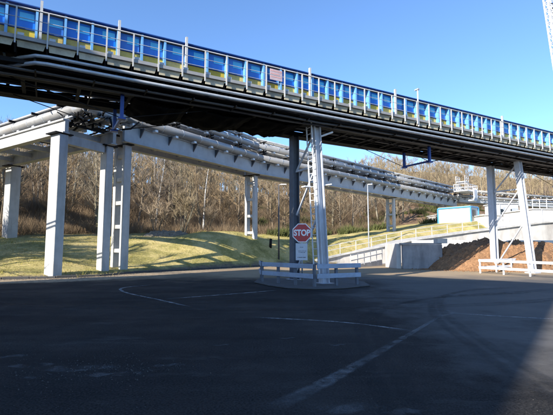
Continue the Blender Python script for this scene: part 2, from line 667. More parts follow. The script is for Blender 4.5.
def smooth_path(pts, n=8):
    out = []
    P = [Vector((p[0], p[1], 0)) for p in pts]
    P = [P[0] * 2 - P[1]] + P + [P[-1] * 2 - P[-2]]
    for i in range(1, len(P) - 2):
        for k in range(n):
            t = k / n
            p0, p1, p2, p3 = P[i - 1:i + 3]
            out.append(.5 * ((2 * p1) + (p2 - p0) * t + (2 * p0 - 5 * p1 + 4 * p2 - p3) * t * t + (3 * p1 - p0 - 3 * p2 + p3) * t ** 3))
    out.append(P[-2])
    return out


def marking(name, pts, w0, w1, m, z=.004):
    pp = smooth_path(pts)
    vs, fs, ed = [], [], []
    n_ = len(pp) - 1
    for i, p in enumerate(pp):
        t = (pp[min(i + 1, n_)] - pp[max(i - 1, 0)]).normalized()
        s = Vector((-t.y, t.x, 0))
        w = (w0 + (w1 - w0) * i / n_) * (1 + .18 * noise.noise((i * .7, w0 * 9, z * 500)))
        for k, e in zip((-.5, -.28, .28, .5), (0, 1, 1, 0)):
            vs.append(p + s * (w * k) + Vector((0, 0, z)))
            ed.append(e * min(1, i / 3, (n_ - i) / (14 if n_ > 45 else 3)))
        if i:
            for k in range(3):
                a_ = 4 * (i - 1) + k
                fs.append((a_, a_ + 1, a_ + 5, a_ + 4))
    o = MB().add(vs, fs).build(name, m)
    o.data.attributes.new("edge", 'FLOAT', 'POINT').data.foreach_set("value", ed)
    structure(o)


marking("road_marking", [(-2.27, 11.22), (-3.6, 12.8), (-5.1, 14.5), (-5.9, 15.9), (-5.85, 16.8), (-5.2, 17.6)], .12, .14, M['paint'])
marking("road_marking", [(-3.41, 12.91), (-1.6, 14.2), (0.13, 15.55)], .13, .13, M['paint'])
marking("road_marking", [(-.6, 9.65), (1.35, 9.02), (2.63, 8.08)], .10, .10, M['paint'])
marking("road_marking", [(4.2, 10.22), (5.2, 9.75), (6.13, 9.39), (7.6, 8.8)], .09, .09, M['paint'])
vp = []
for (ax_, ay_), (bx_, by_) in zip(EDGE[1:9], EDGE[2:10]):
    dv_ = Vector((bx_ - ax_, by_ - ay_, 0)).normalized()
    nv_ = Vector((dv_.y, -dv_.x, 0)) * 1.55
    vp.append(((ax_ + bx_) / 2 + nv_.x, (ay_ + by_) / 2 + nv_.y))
marking("sunlit_verge_dust", vp, 3.2, 3.6, M['verge'])
marking("spill_track", [(3.95, 10.85), (4.2, 10.75), (4.3, 10.4), (4.15, 10.05), (3.75, 9.75)], .15, .15, M['chalk'], .008)
marking("spill_track", [(3.8, 9.8), (3.0, 8.6), (2.12, 7.31), (1.4, 6.25), (.95, 5.6), (.6, 5.1), (.25, 4.65), (-.1, 4.2)], .08, .30, M['chalk'], .009)
for px_, py_, wx_ in ((-2.55, 5.6, .34), (-2.0, 5.35, .26), (-3.3, 5.75, .22), (-1.45, 5.75, .16), (-2.9, 5.25, .14), (-3.9, 6.2, .2), (.7, 4.25, .3), (1.15, 4.15, .2), (.2, 7.4, .12), (1.0, 6.9, .1), (-.9, 6.9, .1)):
    marking("scuff_mark", [(px_ - wx_ * 1.3, py_ + .05), (px_ - wx_ * .4, py_ - .04), (px_ + wx_ * .5, py_ + .06), (px_ + wx_ * 1.3, py_)], wx_ * .9, wx_ * .7, M['dust'], .012)
for d_ in (0, .30, 1.75, 2.05):
    marking("tyre_track", [(9.5 - d_ * .3, 16.6 - d_), (7.2 - d_ * .55, 15.6 - d_ * .9), (5.2 - d_ * .8, 13.2 - d_ * .6), (4.0 - d_, 10.0 - d_ * .2), (3.4 - d_, 6.5), (3.1 - d_, 3.6)], .24, .24, M['tyre'], .014)
for d_ in (0, .28, 1.9, 2.2):
    marking("tyre_track", [(-12, 15.2 - d_), (-6, 13.4 - d_), (0, 12.9 - d_), (6, 13.8 - d_), (11, 16.2 - d_)], .22, .22, M['tyre'], .018)
rc = random.Random(23)
for x0_, y0_, a_, n_ in ((-4.5, 8.2, .3, 11), (-1.2, 6.2, -.5, 9), (1.5, 11.5, .2, 12), (-7, 12, -.2, 12), (2.6, 5.4, 1.2, 8)):
    x_, y_ = x0_, y0_
    pl_ = [(x_, y_)]
    for k in range(n_):
        a_ += rc.uniform(-.7, .7)
        x_ += .45 * math.cos(a_)
        y_ += .45 * math.sin(a_) * .8
        pl_.append((x_, y_))
    marking("crack", pl_, .022, .016, M['tyre'], .022)

# ------------------------------------------------------------------ hall behind the viewpoint (casts the shade over the yard)
SH = 17.0
back = Vector((ldir.x, ldir.y, 0)) * (-SH / math.tan(el) / math.cos(el))
cB = Vector((-1.0, 29.9, 0)) + back
cD = Vector((12.2, 18.0, 0)) + back
vAx = Vector((11.3, 12.8, 0)).normalized()
hall = thing("factory_hall", "tall grey clad factory hall with a row of windows, standing behind the viewpoint", "building", tuple((cB + cD) / 2 - vAx * 12), 0)
hc = hall.location


def hl(p):
    return Vector(p) - hc


q0, q1 = hl(cB), hl(cD)
vAy = Vector((.589, .808, 0))
q2, q3_ = q1 - vAy * 24, q0 - vAx * 24
MB().prism([q0, q1, q2, q3_], (0, 0, SH - .3)).build("wall", M['hall'], hall)
MB().prism([p * 1.01 + Vector((0, 0, SH - .3)) for p in (q0, q1, q2, q3_)], (0, 0, .3)).build("roof", M['dark'], hall)
fd = (q1 - q0).normalized()
for i in range(6):
    p = q0 + (q1 - q0) * ((i + .5) / 6) + vAx * .03
    MB().bar(p + Vector((0, 0, 7)), p + Vector((0, 0, 9)), 1.6, .08, vAx).build("window", M['glass'], hall)

# ------------------------------------------------------------------ conveyor gallery
GA = rad(90 - 60.9)
GO = Vector((.868, 20.0, 0))
gd = Vector((math.cos(GA), math.sin(GA), 0))
gn = Vector((math.sin(GA), -math.cos(GA), 0))


def GW(s, w, z):
    return GO + gd * s + gn * w + Vector((0, 0, z))


gal = thing("conveyor_gallery", "long elevated conveyor gallery with blue wall panels and white railing crossing the yard", "conveyor", tuple(GO), GA)
S0, S1 = -27.0, 43.0


def gl(s, w, z):      # local coordinates in the gallery
    return (s, -w, z)


def gbox(mb, s0, s1, w0, w1, z0, z1):
    return mb.box(((s0 + s1) / 2, -(w0 + w1) / 2, (z0 + z1) / 2), (abs(s1 - s0), abs(w1 - w0), abs(z1 - z0)))


BAY = 0.84
# walkway floor, belt deck, trusses
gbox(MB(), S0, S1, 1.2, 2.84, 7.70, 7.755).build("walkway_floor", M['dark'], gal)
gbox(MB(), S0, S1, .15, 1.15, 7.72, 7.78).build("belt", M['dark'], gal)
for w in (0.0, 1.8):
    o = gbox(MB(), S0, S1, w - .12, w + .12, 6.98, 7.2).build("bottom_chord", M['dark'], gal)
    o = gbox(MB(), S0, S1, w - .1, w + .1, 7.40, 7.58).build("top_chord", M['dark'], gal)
web = MB().bar((0, 0, 7.2), (1.2, 0, 7.4), .08, .08).build("web_member", M['dark'], gal)
web2 = MB().bar((0, 0, 7.19), (0, 0, 7.41), .1, .1).build("web_post", M['dark'], gal)
web.location = (S0, 0, 0)
web2.location = (S0, 0, 0)
k = 0
s = S0 + 1.26
while s < S1 - 1.3:
    for w in (0, 1.8):
        inst(web, gal, (s, -w, 0))
        if w == 0:
            inst(web2, gal, (s, -w, 0))
    s += 1.26
cb = gbox(MB(), -.06, .06, .13, 1.67, 7.02, 7.16).build("cross_beam", M['dark'], gal)
cb.location = (S0 + .5, 0, 0)
ro = MB().tube([(0, -.2, 7.68), (0, -1.1, 7.68)], .06, 8).build("roller", M['galv'], gal)
ro.location = (S0 + 1.0, 0, 0)
s = S0 + 2.2
while s < S1 - .5:
    inst(cb, gal, (s, 0, 0))
    inst(ro, gal, (s + .4, 0, 0))
    s += 1.68
# closed bottom pan of the belt and cable trays: right of the stop sign the underside is closed
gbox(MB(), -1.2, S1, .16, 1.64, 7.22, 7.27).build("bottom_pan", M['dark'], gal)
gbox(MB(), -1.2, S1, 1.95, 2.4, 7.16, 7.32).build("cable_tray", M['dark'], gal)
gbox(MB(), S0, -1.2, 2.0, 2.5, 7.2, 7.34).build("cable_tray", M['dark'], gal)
ub = random.Random(17)
for w_, z_, r_ in ((2.62, 7.22, .035), (2.45, 7.05, .045), (2.2, 7.12, .03), (2.05, 7.02, .05), (1.45, 7.14, .04), (1.2, 7.1, .03), (.95, 7.12, .05), (.6, 7.1, .035), (-.35, 7.22, .05)):
    pp_ = []
    s = S0
    while s < S1:
        pp_.append(gl(s, w_ + ub.uniform(-.02, .02), z_ - ub.uniform(0, .06)))
        s += 1.68
    MB().tube(pp_, r_, 6).build("cable", M['dark'] if r_ < .045 else M['sootpipe'], gal, True)
hb = MB().bar((0, 2.0 - 2.0 - .14, 7.0), (0, -2.7, 7.0), .05, .05).build("cable_support", M['dark'], gal)
hb.location = (S0 + .9, 0, 0)
s = S0 + 2.58
while s < S1 - .5:
    inst(hb, gal, (s, 0, 0))
    s += 1.68
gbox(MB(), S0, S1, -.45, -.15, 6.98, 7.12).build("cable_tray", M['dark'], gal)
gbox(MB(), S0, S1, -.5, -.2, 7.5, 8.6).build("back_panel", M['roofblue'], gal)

# wall bays
pan = gbox(MB(), .05, BAY - .05, 1.60, 1.63, 8.72, 9.36).build("wall_panel", M['blue'], gal)
pan_sun = gbox(MB(), .34, .76, 1.632, 1.642, 9.0, 9.27).build("sunlit_patch", mat("painted sunlit cyan", (.10, .48, .78), .3, .15, 2), pan)  # sun patch on each panel, painted as a paler cyan sheet
kick = gbox(MB(), .02, BAY - .02, 1.62, 1.66, 7.9, 8.68).build("kick_plate", M['yellow'], gal)
ribm = MB()
gbox(ribm, -.035, .035, 1.60, 1.84, 7.68, 9.34)
gbox(ribm, -.038, .038, 1.842, 1.865, 7.68, 9.38)
rib = ribm.build("rib", M['bluerib'], gal)
sill = gbox(MB(), .06, BAY - .06, 1.645, 1.70, 8.685, 8.715).build("sill", M['roofblue'], gal)
post_m = MB()
gbox(post_m, -.021, .021, 2.992, 3.04, 7.60, 8.74)
post = post_m.build("railing_post", M['railpale'], gal)
footp = gbox(MB(), .05, .22, 2.80, 2.98, 7.89, 7.97).build("foot_block", M['galv'], post)
fas_m = MB().prism([gl(.06, 2.895, 7.55), gl(BAY - .10, 2.895, 7.55), gl(BAY - .04, 2.90, 7.755), gl(.04, 2.90, 7.755)], gl(0, -.03, 0))
fas = fas_m.build("fascia_plate", M['soffit'], gal)
brk_m = MB().prism([gl(-.03, 1.93, 7.35), gl(-.03, 2.70, 7.45), gl(-.03, 2.86, 7.69), gl(-.03, 1.93, 7.69)], gl(.06, 0, 0))
brk = brk_m.build("bracket", M['dark'], gal)
proto = [pan, kick, rib, sill, post, fas, brk]
s = S0
i = 0
off = {'rib': 0.0, 'pan': 0.0}
while s < S1 - 1:
    if i == 0:
        for o in proto:
            o.location = (s, 0, 0)
        post.location = (s + .35, 0, 0)
        brk.location = (s + .35, 0, 0)
        fas.location = (s + .35, 0, 0)
    else:
        p = inst(pan, gal, (s, 0, 0))
        inst(pan_sun, p)
        for o in (kick, rib, sill):
            inst(o, gal, (s, 0, 0))
        p = inst(post, gal, (s + .35, 0, 0))
        inst(footp, p)
        inst(fas, gal, (s + .35, 0, 0))
        inst(brk, gal, (s + .35, 0, 0))
    s += BAY
    i += 1
rf = MB()
rf.prism([gl(S0, 1.92, 9.405), gl(S0, 1.92, 9.44), gl(S0, .8, 9.50), gl(S0, -.5, 9.34), gl(S0, -.5, 9.27), gl(S0, .8, 9.45)], (S1 - S0, 0, 0))
rf.build("roof_cover", M['roofblue'], gal)
gbox(MB(), S0, S1, 2.845, 2.99, 7.765, 7.88).build("edge_beam", M['kerbgrey'], gal)
MB().tube([gl(S0, 3.0, 8.74), gl(S1, 3.0, 8.74)], .024, 6).build("handrail", M['railpale'], gal, True)
for z in (8.42, 8.12):
    MB().tube([gl(S0, 3.0, z), gl(S1, 3.0, z)], .012, 5).build("mid_rail", M['galv'], gal, True)
# taller posts that stand above the wall
for sx in (-19.5, -13.6, -10.92, -8.50, -6.05, -.35, 4.9, 13.9, 20.5):
    m_ = MB()
    gbox(m_, sx - .04, sx + .04, 1.90, 2.0, 7.76, 9.64)
    m_.build("tall_post", M['railpale'], gal)
for sx in (5.38,):
    p = MB().tube([gl(sx, 2.98, 7.5), gl(sx, 2.98, 9.36)], .035, 8).build("lamp_post", M['white'], gal)
    MB().box(gl(sx, 2.95, 9.38), (.12, .22, .07)).build("lamp_head", M['galv'], p)
# notice board hung on the railing
sg = gbox(MB(), -2.36, -1.76, 1.88, 1.895, 8.74, 9.22).build("notice_board", mat("pale pink board", (.46, .36, .38), .5, .2, 3), gal)
mk = MB()
for r_ in range(3):
    gbox(mk, -2.34, -1.8 - .1 * (r_ % 2), 1.896, 1.90, 9.12 - r_ * .13, 9.17 - r_ * .13)
mk.build("print", M['redprint'], sg)
# two service pipes slung below the walkway edge; they turn away at the left
sb = -10.92
for z, r_ in ((7.40, .055), (7.17, .06)):
    pts_ = [gl(S1, 2.9, z), gl(sb, 2.9, z)]
    # the far leg swings away from the yard
    dv = Vector((-.97, .24, 0))
    loc = Vector((dv.dot(gd), -dv.dot(gn), 0))
    e_ = Vector(gl(sb, 2.9, z))
    pts_ = [Vector(pts_[0])] + [e_ + Vector((.25, 0, 0)), e_ + loc * .1, e_ + loc * .4, e_ + loc * 16]
    MB().tube(pts_, r_, 10).build("service_pipe", M['galv'], gal, True)
hg = gbox(MB(), -.015, .015, 2.79, 2.805, 7.1, 7.65).build("pipe_hanger", M['dark'], gal)
s = sb + .8
hg.location = (s, 0, 0)
while s < S1 - 2.6:
    s += 2.52
    inst(hg, gal, (s, 0, 0))
# queen posts with tie rods under each span
for sm in (-8.3, 7.45, 23.2):
    pb = {}
    for w in (0.0, 1.8):
        o = MB().bar(gl(sm, w, 6.99), gl(sm, w, 6.14), .12, .12).build("king_post", M['kingblue'], gal)
        MB().box(gl(sm, w, 6.12), (.26, .22, .06)).build("foot_block", M['kingblue'], o)
        for e in (-3.4, 3.4):
            MB().tube([gl(sm, w, 6.15), gl(sm + e, w, 6.98)], .018, 5).build("tie_rod", M['dark'], gal)
    MB().bar(gl(sm, .07, 6.18), gl(sm, 1.73, 6.18), .09, .09).build("cross_tie", M['kingblue'], gal)
# sagging black catch sheets below the belt, left span
def sag(s0, s1, w0, w1, z, dz, nm="catch_sheet"):
    nx, ny = 34, 14
    vs, fs = [], []
    for i in range(nx + 1):
        for j in range(ny + 1):
            u, v = i / nx, j / ny
            zz = z - dz * math.sin(math.pi * u) ** .7 * (.55 + .45 * math.sin(math.pi * v)) + .10 * noise.noise((u * 7 + s0, v * 4, 0)) + .05 * noise.noise((u * 19 + s0, v * 9, 3))
            vs.append(gl(s0 + (s1 - s0) * u, w0 + (w1 - w0) * v, zz))
    for i in range(nx):
        for j in range(ny):
            a = i * (ny + 1) + j
            fs.append((a, a + 1, a + ny + 2, a + ny + 1))
    o = MB().add(vs, fs).build(nm, M['tarp'], gal, True)
    md = o.modifiers.new("solid", 'SOLIDIFY')
    md.thickness = .012


sag(-7.9, -5.75, -.3, 1.9, 6.98, .50)
sag(-5.7, -3.1, -.3, 1.9, 6.98, .36)
sag(-3.0, -.7, -.3, 1.9, 6.98, .22)


# ------------------------------------------------------------------ steel trestles
def trestle(s0, label, ladder):
    t = thing("steel_trestle", label, "trestle", tuple(GW(s0, 0, 0)), GA, "steel trestles carrying the conveyor gallery")
    zt = 6.97
    MB().hcol((0, 0, .06), (0, 0, zt), .36, (1, 0, 0)).build("leg", M['legshade'] if ladder else M['legpaint'], t)
    MB().hcol((0, -2.4, .06), (0, -1.85, zt), .34, (1, 0, 0)).build("leg", M['legpaint'], t)
    for y_ in (0, -2.4):
        MB().box((0, y_, .03), (.62, .62, .06)).build("base_plate", M['legpaint'], t)

    def yn(z):
        return -2.4 + .55 * (z - .06) / (zt - .06)
    zs = [.5, 3.1, 5.2, 6.8]
    for a, b in zip(zs[:-1], zs[1:]):
        MB().bar((0.0, -.20, a), (0.0, yn(b) + .19, b - .12), .07, .07, (1, 0, 0)).build("diagonal_brace", M['legpaint'], t)
    for z in (5.2,):
        MB().bar((0, -.19, z), (0, yn(z) + .18, z), .09, .09).build("cross_brace", M['legpaint'], t)
    if ladder:
        ld = MB()
        x0 = -.36

        def lp(z, dy, dx=0):
            return (x0 + dx, yn(z) + dy, z)
        for dy in (-.2, .2):
            ld.bar(lp(.4, dy), lp(7.4, dy), .045, .045)
        lad = ld.build("ladder", M['white'], t)
        z = .6
        while z < 7.3:
            MB().tube([lp(z, -.2), lp(z, .2)], .017, 5).build("rung", M['white'], lad)
            z += .3
        # conduit clipped to the outer leg
        MB().tube([(.26, yn(.2), .2), (.26, yn(6.9), 6.9)], .03, 6).build("conduit", M['white'], t)
        z = .8
        while z < 6.8:
            MB().box((.215, yn(z), z), (.13, .07, .05)).build("clip", M['white'], t)
            z += .5
        MB().bar((.2, yn(6.6) - .05, 6.55), (.75, yn(6.6) - .25, 6.78), .10, .07).build("floodlight", M['white'], t)
        MB().bar((.2, yn(4.3) - .05, 4.3), (.55, yn(4.3) - .2, 4.36), .08, .05).build("floodlight", M['white'], t)
        MB().box((-.6, yn(4.2) + .1, 4.2), (.32, .3, .05)).build("step_plate", M['white'], t)
    return t


trestle(0.0, "steel trestle with a white ladder up its outer leg standing behind the stop sign", True)
trestle(15.45, "white A-shaped steel trestle without ladder near the brown heap", False)
trestle(-15.6, "steel trestle at the left end of the gallery outside the picture", False)


# ------------------------------------------------------------------ crash barriers round the trestle feet
def barrier(label, path, zs, m, hrail=.15, posts=1.0, pw=.1):
    t = thing("crash_barrier", label, "barrier", (path[0][0], path[0][1], 0), 0, "plank crash barriers round the trestle feet")
    o0 = Vector((path[0][0], path[0][1], 0))
    P = [Vector((p[0], p[1], 0)) - o0 for p in path]
    pm = None
    for ip, (a, b) in enumerate(zip(P[:-1], P[1:])):
        dv = (b - a).normalized()
        nv = Vector((dv.y, -dv.x, 0))
        for z in zs:
            a2 = a + dv * (.075 if ip else -.15)
            MB().bar(a2 + nv * .08 + Vector((0, 0, z)), b + dv * .14 * (1 if ip == len(P) - 2 else 0) + nv * .08 + Vector((0, 0, z)), .05, hrail).build("rail", m, t, bevel=.008)
        L = (b - a).length
        n_ = max(1, round(L / posts))
        for k in range(n_ + 1):
            if ip and k == 0:
                continue
            c = a + (b - a) * (k / n_)
            if pm is None:
                pm = MB().box((0, 0, zs[-1] / 2 + .04), (pw, pw, zs[-1] + .08)).build("post", M['legshade'] if m is M['railgrey'] else m, t)
                q = pm
            else:
                q = inst(pm, t)
            q.location = tuple(c)
            q.rotation_euler = (0, 0, math.atan2(dv.y, dv.x))
    return t


barrier("grey two-rail barrier boxed round the trestle foot at the stop sign",
        [(3.25, 20.6), (-.75, 20.35), (-.62, 18.6), (1.47, 16.3), (3.3, 17.25), (3.25, 20.6)][1:5], (.45, .83), M['railgrey'], .18)
barrier("white two-rail barrier before the trestle by the brown heap",
        [(16.6, 27.9), (12.3, 25.3), (14.2, 21.0), (15.1, 18.9)], (.34, .76), M['white'], .14, 1.75, .07)

# traffic island under the first trestle
isl = [(-.9, 20.6), (-1.0, 18.6), (-.3, 17.0), (.4, 16.0), (1.4, 15.6), (2.5, 15.9), (3.8, 17.0), (3.9, 18.6), (3.4, 20.8)]
o = MB().prism([(x, y, .004) for x, y in isl], (0, 0, .05)).build("traffic_island", M['dirtyconc'], bevel=.03)
structure(o)


# ------------------------------------------------------------------ stop sign
def text_mesh(txt, size, m, parent, name, loc, rot, sx=1.0, off=0.0, ext=.002):
    cu = bpy.data.curves.new(name, 'FONT')
    cu.body = txt
    cu.size = size
    cu.align_x = 'CENTER'
    cu.align_y = 'CENTER'
    cu.offset = off
    cu.extrude = ext
    tmp = bpy.data.objects.new("tmp", cu)
    COL.objects.link(tmp)
    bpy.context.view_layer.update()
    me = bpy.data.meshes.new_from_object(tmp)
    bpy.data.objects.remove(tmp)
    me.materials.clear()
    me.materials.append(m)
    o = bpy.data.objects.new(name, me)
    COL.objects.link(o)
    o.parent = parent
    o.location = loc
    o.rotation_euler = rot
    o.scale = (sx, 1, 1)
    return o


ss = thing("stop_sign", "red octagonal STOP sign with a white plate below on a grey post", "stop sign", (1.09, 17.8, .11), rad(-3))
MB().tube([(0, .05, 0), (0, .05, 2.42)], .035, 10).build("post", M['galv'], ss, True)


def octo(r, y0, y1, zc):
    ps = [(r * math.cos(math.pi / 8 + q * math.pi / 4), y0, zc + r * math.sin(math.pi / 8 + q * math.pi / 4)) for q in range(8)]
    return MB().prism(ps, (0, y1 - y0, 0))


zc = 2.07
octo(.435, -.004, .012, zc).build("rim", M['signwhite'], ss)
octo(.395, -.009, -.0045, zc).build("face", M['red'], ss)
text_mesh("STOP", .36, M['signwhite'], ss, "lettering", (0, -.0115, zc - .005), (rad(90), 0, 0), .80, .012)
pl = MB().box((-.02, 0, 1.27), (.50, .016, .72)).build("plate", mat("greyed white plate", (.50, .51, .54), .5, .08, 6), ss)
pr = MB()
rr = random.Random(3)


def words(xc, z, w, h):
    x = -w / 2
    while x < w / 2:
        l = rr.uniform(.025, .055)
        pr.box((xc + x + l / 2, -.010, z), (l * .8, .003, h))
        x += l + rr.choice((.004, .004, .02))


words(-.02, 1.46, .14, .03)
words(-.02, 1.30, .30, .022)
words(-.02, 1.24, .26, .022)
words(-.02, 1.03, .34, .035)
pr.build("print", M['print'], ss)

# ------------------------------------------------------------------ pipe bridges
e1 = Vector((-.84, .543, 0)).normalized()
L1r = Vector((-9.55, 26.1, 0))
v1 = Vector((.545, .838, 0)).normalized()


class Bridge:
    """local frame along a straight run: a = along, o = across (+ = far side)"""
    def __init__(self, p0, p1):
        self.p0 = Vector((p0[0], p0[1], 0))
        d = Vector((p1[0], p1[1], 0)) - self.p0
        self.L = d.length
        self.d = d.normalized()
        self.n = Vector((-self.d.y, self.d.x, 0))
        self.ang = math.atan2(self.d.y, self.d.x)

    def w(self, a, o, z):
        return self.p0 + self.d * a + self.n * o + Vector((0, 0, z))


def bridge_run(label, br, gz, gh, width, pipes, start=0.0, end=None, bracket_step=2.25, frames=3.4, ftop=11.25, gm='girder', pm='pipe', trim=()):
    """girders, cross beams, brackets, frames and pipes of one straight run"""
    end = br.L if end is None else end
    t = thing("pipe_bridge", label, "pipe bridge", tuple(br.p0), br.ang, "pipe bridges on concrete columns")
    h = width / 2
    for sgn in (-1, 1):
        o = MB()
        o.box(((start + end) / 2, sgn * h, gz + gh / 2), (end - start, .22, gh))
        o.box(((start + end) / 2, sgn * h, gz + gh + .05), (end - start, .44, .1))
        o.box(((start + end) / 2, sgn * h, gz - .04), (end - start, .40, .08))
        o.build("girder", M[gm], t, bevel=.01)
    cb_ = MB().box((0, 0, gz + .35), (.18, width - .24, .3)).build("cross_beam", M[gm], t)
    n_ = int((end - start) / bracket_step)
    br_m = MB()
    br_m.prism([(-.03, -h - .112, gz + gh - .02), (-.03, -h - .50, gz + gh - .02), (-.03, -h - .50, gz + gh - .10), (-.03, -h - .112, gz + .38)], (.06, 0, 0))
    bk = br_m.build("bracket", M['sootpipe'], t)
    for i in range(n_):
        a = start + (i + .5) * (end - start) / n_
        if i == 0:
            cb_.location = (a, 0, 0)
            bk.location = (a, 0, 0)
        else:
            inst(cb_, t, (a, 0, 0))
            inst(bk, t, (a, 0, 0))
    fr = MB()
    for y_ in (-.55, .75):
        fr.bar((0, y_, gz + gh + .1), (0, y_, ftop), .1, .1)
    for z in (gz + gh + .95, ftop - .9, ftop):
        fr.bar((-.07, -h - .1, z), (-.07, h + .2, z), .09, .10)
    fr_o = fr.build("pipe_frame", M['dark'], t)
    n_ = max(1, int((end - start) / frames))
    for i in range(n_):
        a = start + (i + .3) * (end - start) / n_
        if i == 0:
            fr_o.location = (a, 0, 0)
        else:
            inst(fr_o, t, (a, 0, 0))
    for o_, z, r_, mm in pipes:
        p = MB().tube([(start - .2, o_, z), (end + .05, o_, z)], r_, 12 if r_ > .15 else 8).build("pipe", M[mm], t, True)
        if r_ > .12:
            n_ = int((end - start) / 1.7)
            sm_ = MB().tube([(-.03, o_, z), (.03, o_, z)], r_ + .012, 12)
            so = None
            for i in range(n_):
                a = start + (i + .5) * (end - start) / n_
                if so is None:
                    so = sm_.build("pipe_clamp", M['galv'], p)
                    so.location = (a, 0, 0)
                else:
                    inst(so, p, (a, 0, 0))
            sd_ = MB().box((0, o_, z - r_ - .06), (.22, r_ * 1.1, .14)).build("pipe_saddle", M['white'], p)
            for i in range(n_):
                a = start + (i + .2) * (end - start) / n_
                if i == 0:
                    sd_.location = (a, 0, 0)
                else:
                    inst(sd_, p, (a, 0, 0))
    return t


GZ, GHT = 8.18, 1.0
right_pipes = [(-1.25, GZ + GHT + .36, .29, 'pipe'), (-.55, GZ + 1.35, .13, 'galv'), (-.15, GZ + 1.4, .18, 'pipe'), (.35, GZ + 1.35, .12, 'palepipe'), (.85, GZ + 1.42, .2, 'pipe'),
               (-.75, 10.72, .26, 'pipe'), (-.2, 10.55, .11, 'galv'), (.15, 10.55, .11, 'palepipe'), (.75, 10.65, .2, 'pipe'), (-.6, 11.42, .10, 'galv'), (-.1, 11.45, .13, 'palepipe'), (.5, 11.42, .1, 'galv')]
# run 1: corner by the gallery to the ladder column in the middle
off1 = Vector((-v1.y, v1.x, 0)) * .45
L2r = Vector((-1.95, 37.4, 0))
run1 = Bridge(L1r + off1, L2r + off1)
bridge_run("grey pipe bridge rising from the left corner towards the ladder column on the grass", run1, GZ, GHT, 1.7, right_pipes, start=-.6)
L3r = Vector((15.6, 55, 0))
off2 = Vector((-.7, .714, 0)) * .45
run2 = Bridge(L2r + off1, L3r + off2)
bridge_run("grey pipe bridge with many pipes passing behind the stop sign trestle", run2, GZ, GHT, 1.7, right_pipes)
run3 = Bridge(L3r + off2, (29.0, 68.6))
bridge_run("grey pipe bridge run between two columns behind the white cabin", run3, GZ, GHT, 1.7, right_pipes)
run4 = Bridge((29.2, 68.7), (62, 84))
bridge_run("far pipe bridge run beyond the white service platform", run4, 9.0, .5, 1.7,
           [(-.9, 9.95, .25, 'pipe'), (-.2, 9.8, .18, 'palepipe'), (.5, 9.8, .2, 'pipe'), (-.6, 11.0, .2, 'palepipe'), (.3, 11.0, .2, 'pipe')], start=.6)

# left branch
cA = Vector((-11.65, 21.95, 0))
cBc = Vector((-10.25, 24.7, 0))
cC = Vector((-19.9, 31.0, 0))
axis_p = (cA + cBc) / 2
lb = Bridge(axis_p - e1 * .6, axis_p + e1 * 26)      # n points towards the camera side here
left_pipes = [(1.15, 9.0, .30, 'palepipe'), (.65, 9.62, .26, 'palepipe'), (.2, 8.85, .13, 'palepipe'), (-.3, 8.8, .10, 'pipe'), (-.85, 8.9, .2, 'pipe'),
              (1.05, 9.55, .10, 'pipe'), (.0, 9.72, .18, 'palepipe'), (-.6, 9.7, .13, 'pipe'), (1.25, 8.6, .06, 'galv'), (.5, 8.55, .07, 'dark')]
bridge_run("pale pipe bridge leading away to the left from the corner columns", lb, 7.72, .60, 2.95, left_pipes, bracket_step=2.6, frames=2.6, ftop=9.3, gm='concrete')

# corner: pipes bend from the left branch to the right run, on a steel platform
cn = thing("pipe_corner", "tangle of dark bent pipes on steel beams above the corner columns", "pipework", tuple(axis_p), 0)


def cl(p):
    return Vector(p) - axis_p


for (o_l, zl, rl), (o_r, zr) in zip([(1.15, 9.0, .28), (.2, 8.85, .13), (-.3, 8.8, .10), (-.85, 8.9, .2), (.65, 9.62, .24), (.1, 9.72, .18), (-.6, 9.7, .13)],
                                   [(-1.25, 9.54), (-.55, 9.53), (.35, 9.53), (.85, 9.6), (-.75, 10.72), (-.15, 10.6), (.75, 10.65)]):
    a = cl(lb.w(.5, o_l, zl))
    k_ = cl(run1.w(-1.6 - 1.2 * 0, o_r, (zl + zr) / 2))
    b = cl(run1.w(-.75, o_r, zr))
    # corner point where the two directions meet
    c0 = cl(lb.w(-.9 - o_l * .2, o_l, zl))
    pts_ = [a, a.lerp(c0, .7), c0, c0.lerp(k_, .5), k_, b]
    MB().tube(pts_, rl, 10).build("bent_pipe", M['pipe'], cn, True)
for i in range(5):
    a = lb.w(-.4 + i * .45, 1.3, 8.8 + .12 * (i % 2))
    b = run1.w(-1.1 + .5 * i, .9, 8.9)
    MB().bar(cl(a), cl(b), .09, .12).build("steel_beam", M['dark'], cn)
rr2 = random.Random(11)
for i in range(64):
    a = lb.w(rr2.uniform(-1.6, 2.2), rr2.uniform(-1.3, 1.3), rr2.uniform(8.3, 9.9))
    b = a + Vector((rr2.uniform(-1, 1), rr2.uniform(-1, 1), rr2.uniform(-.3, .6)))
    MB().tube([cl(a), cl((a + b) / 2) + Vector((0, 0, rr2.uniform(-.2, .2))), cl(b)], rr2.uniform(.03, .07), 6).build("small_pipe", M['dark'] if i % 5 else M['palepipe'], cn, True)


def column(name, label, pos, ztop, size, ang, group="concrete columns of the pipe bridge", head=True):
    z0 = height(pos[0], pos[1])
    t = thing(name, label, "column", (pos[0], pos[1], z0), ang, group)
    MB().box((0, 0, (ztop - z0) / 2 - .2), (size[0], size[1], ztop - z0 + .4)).build("shaft", M['concrete'], t, bevel=.025)
    if head:
        MB().box((0, 0, ztop - z0 + .03), (size[0] + .12, size[1] + .5, .06)).build("bearing_plate", M['dark'], t)
    return t


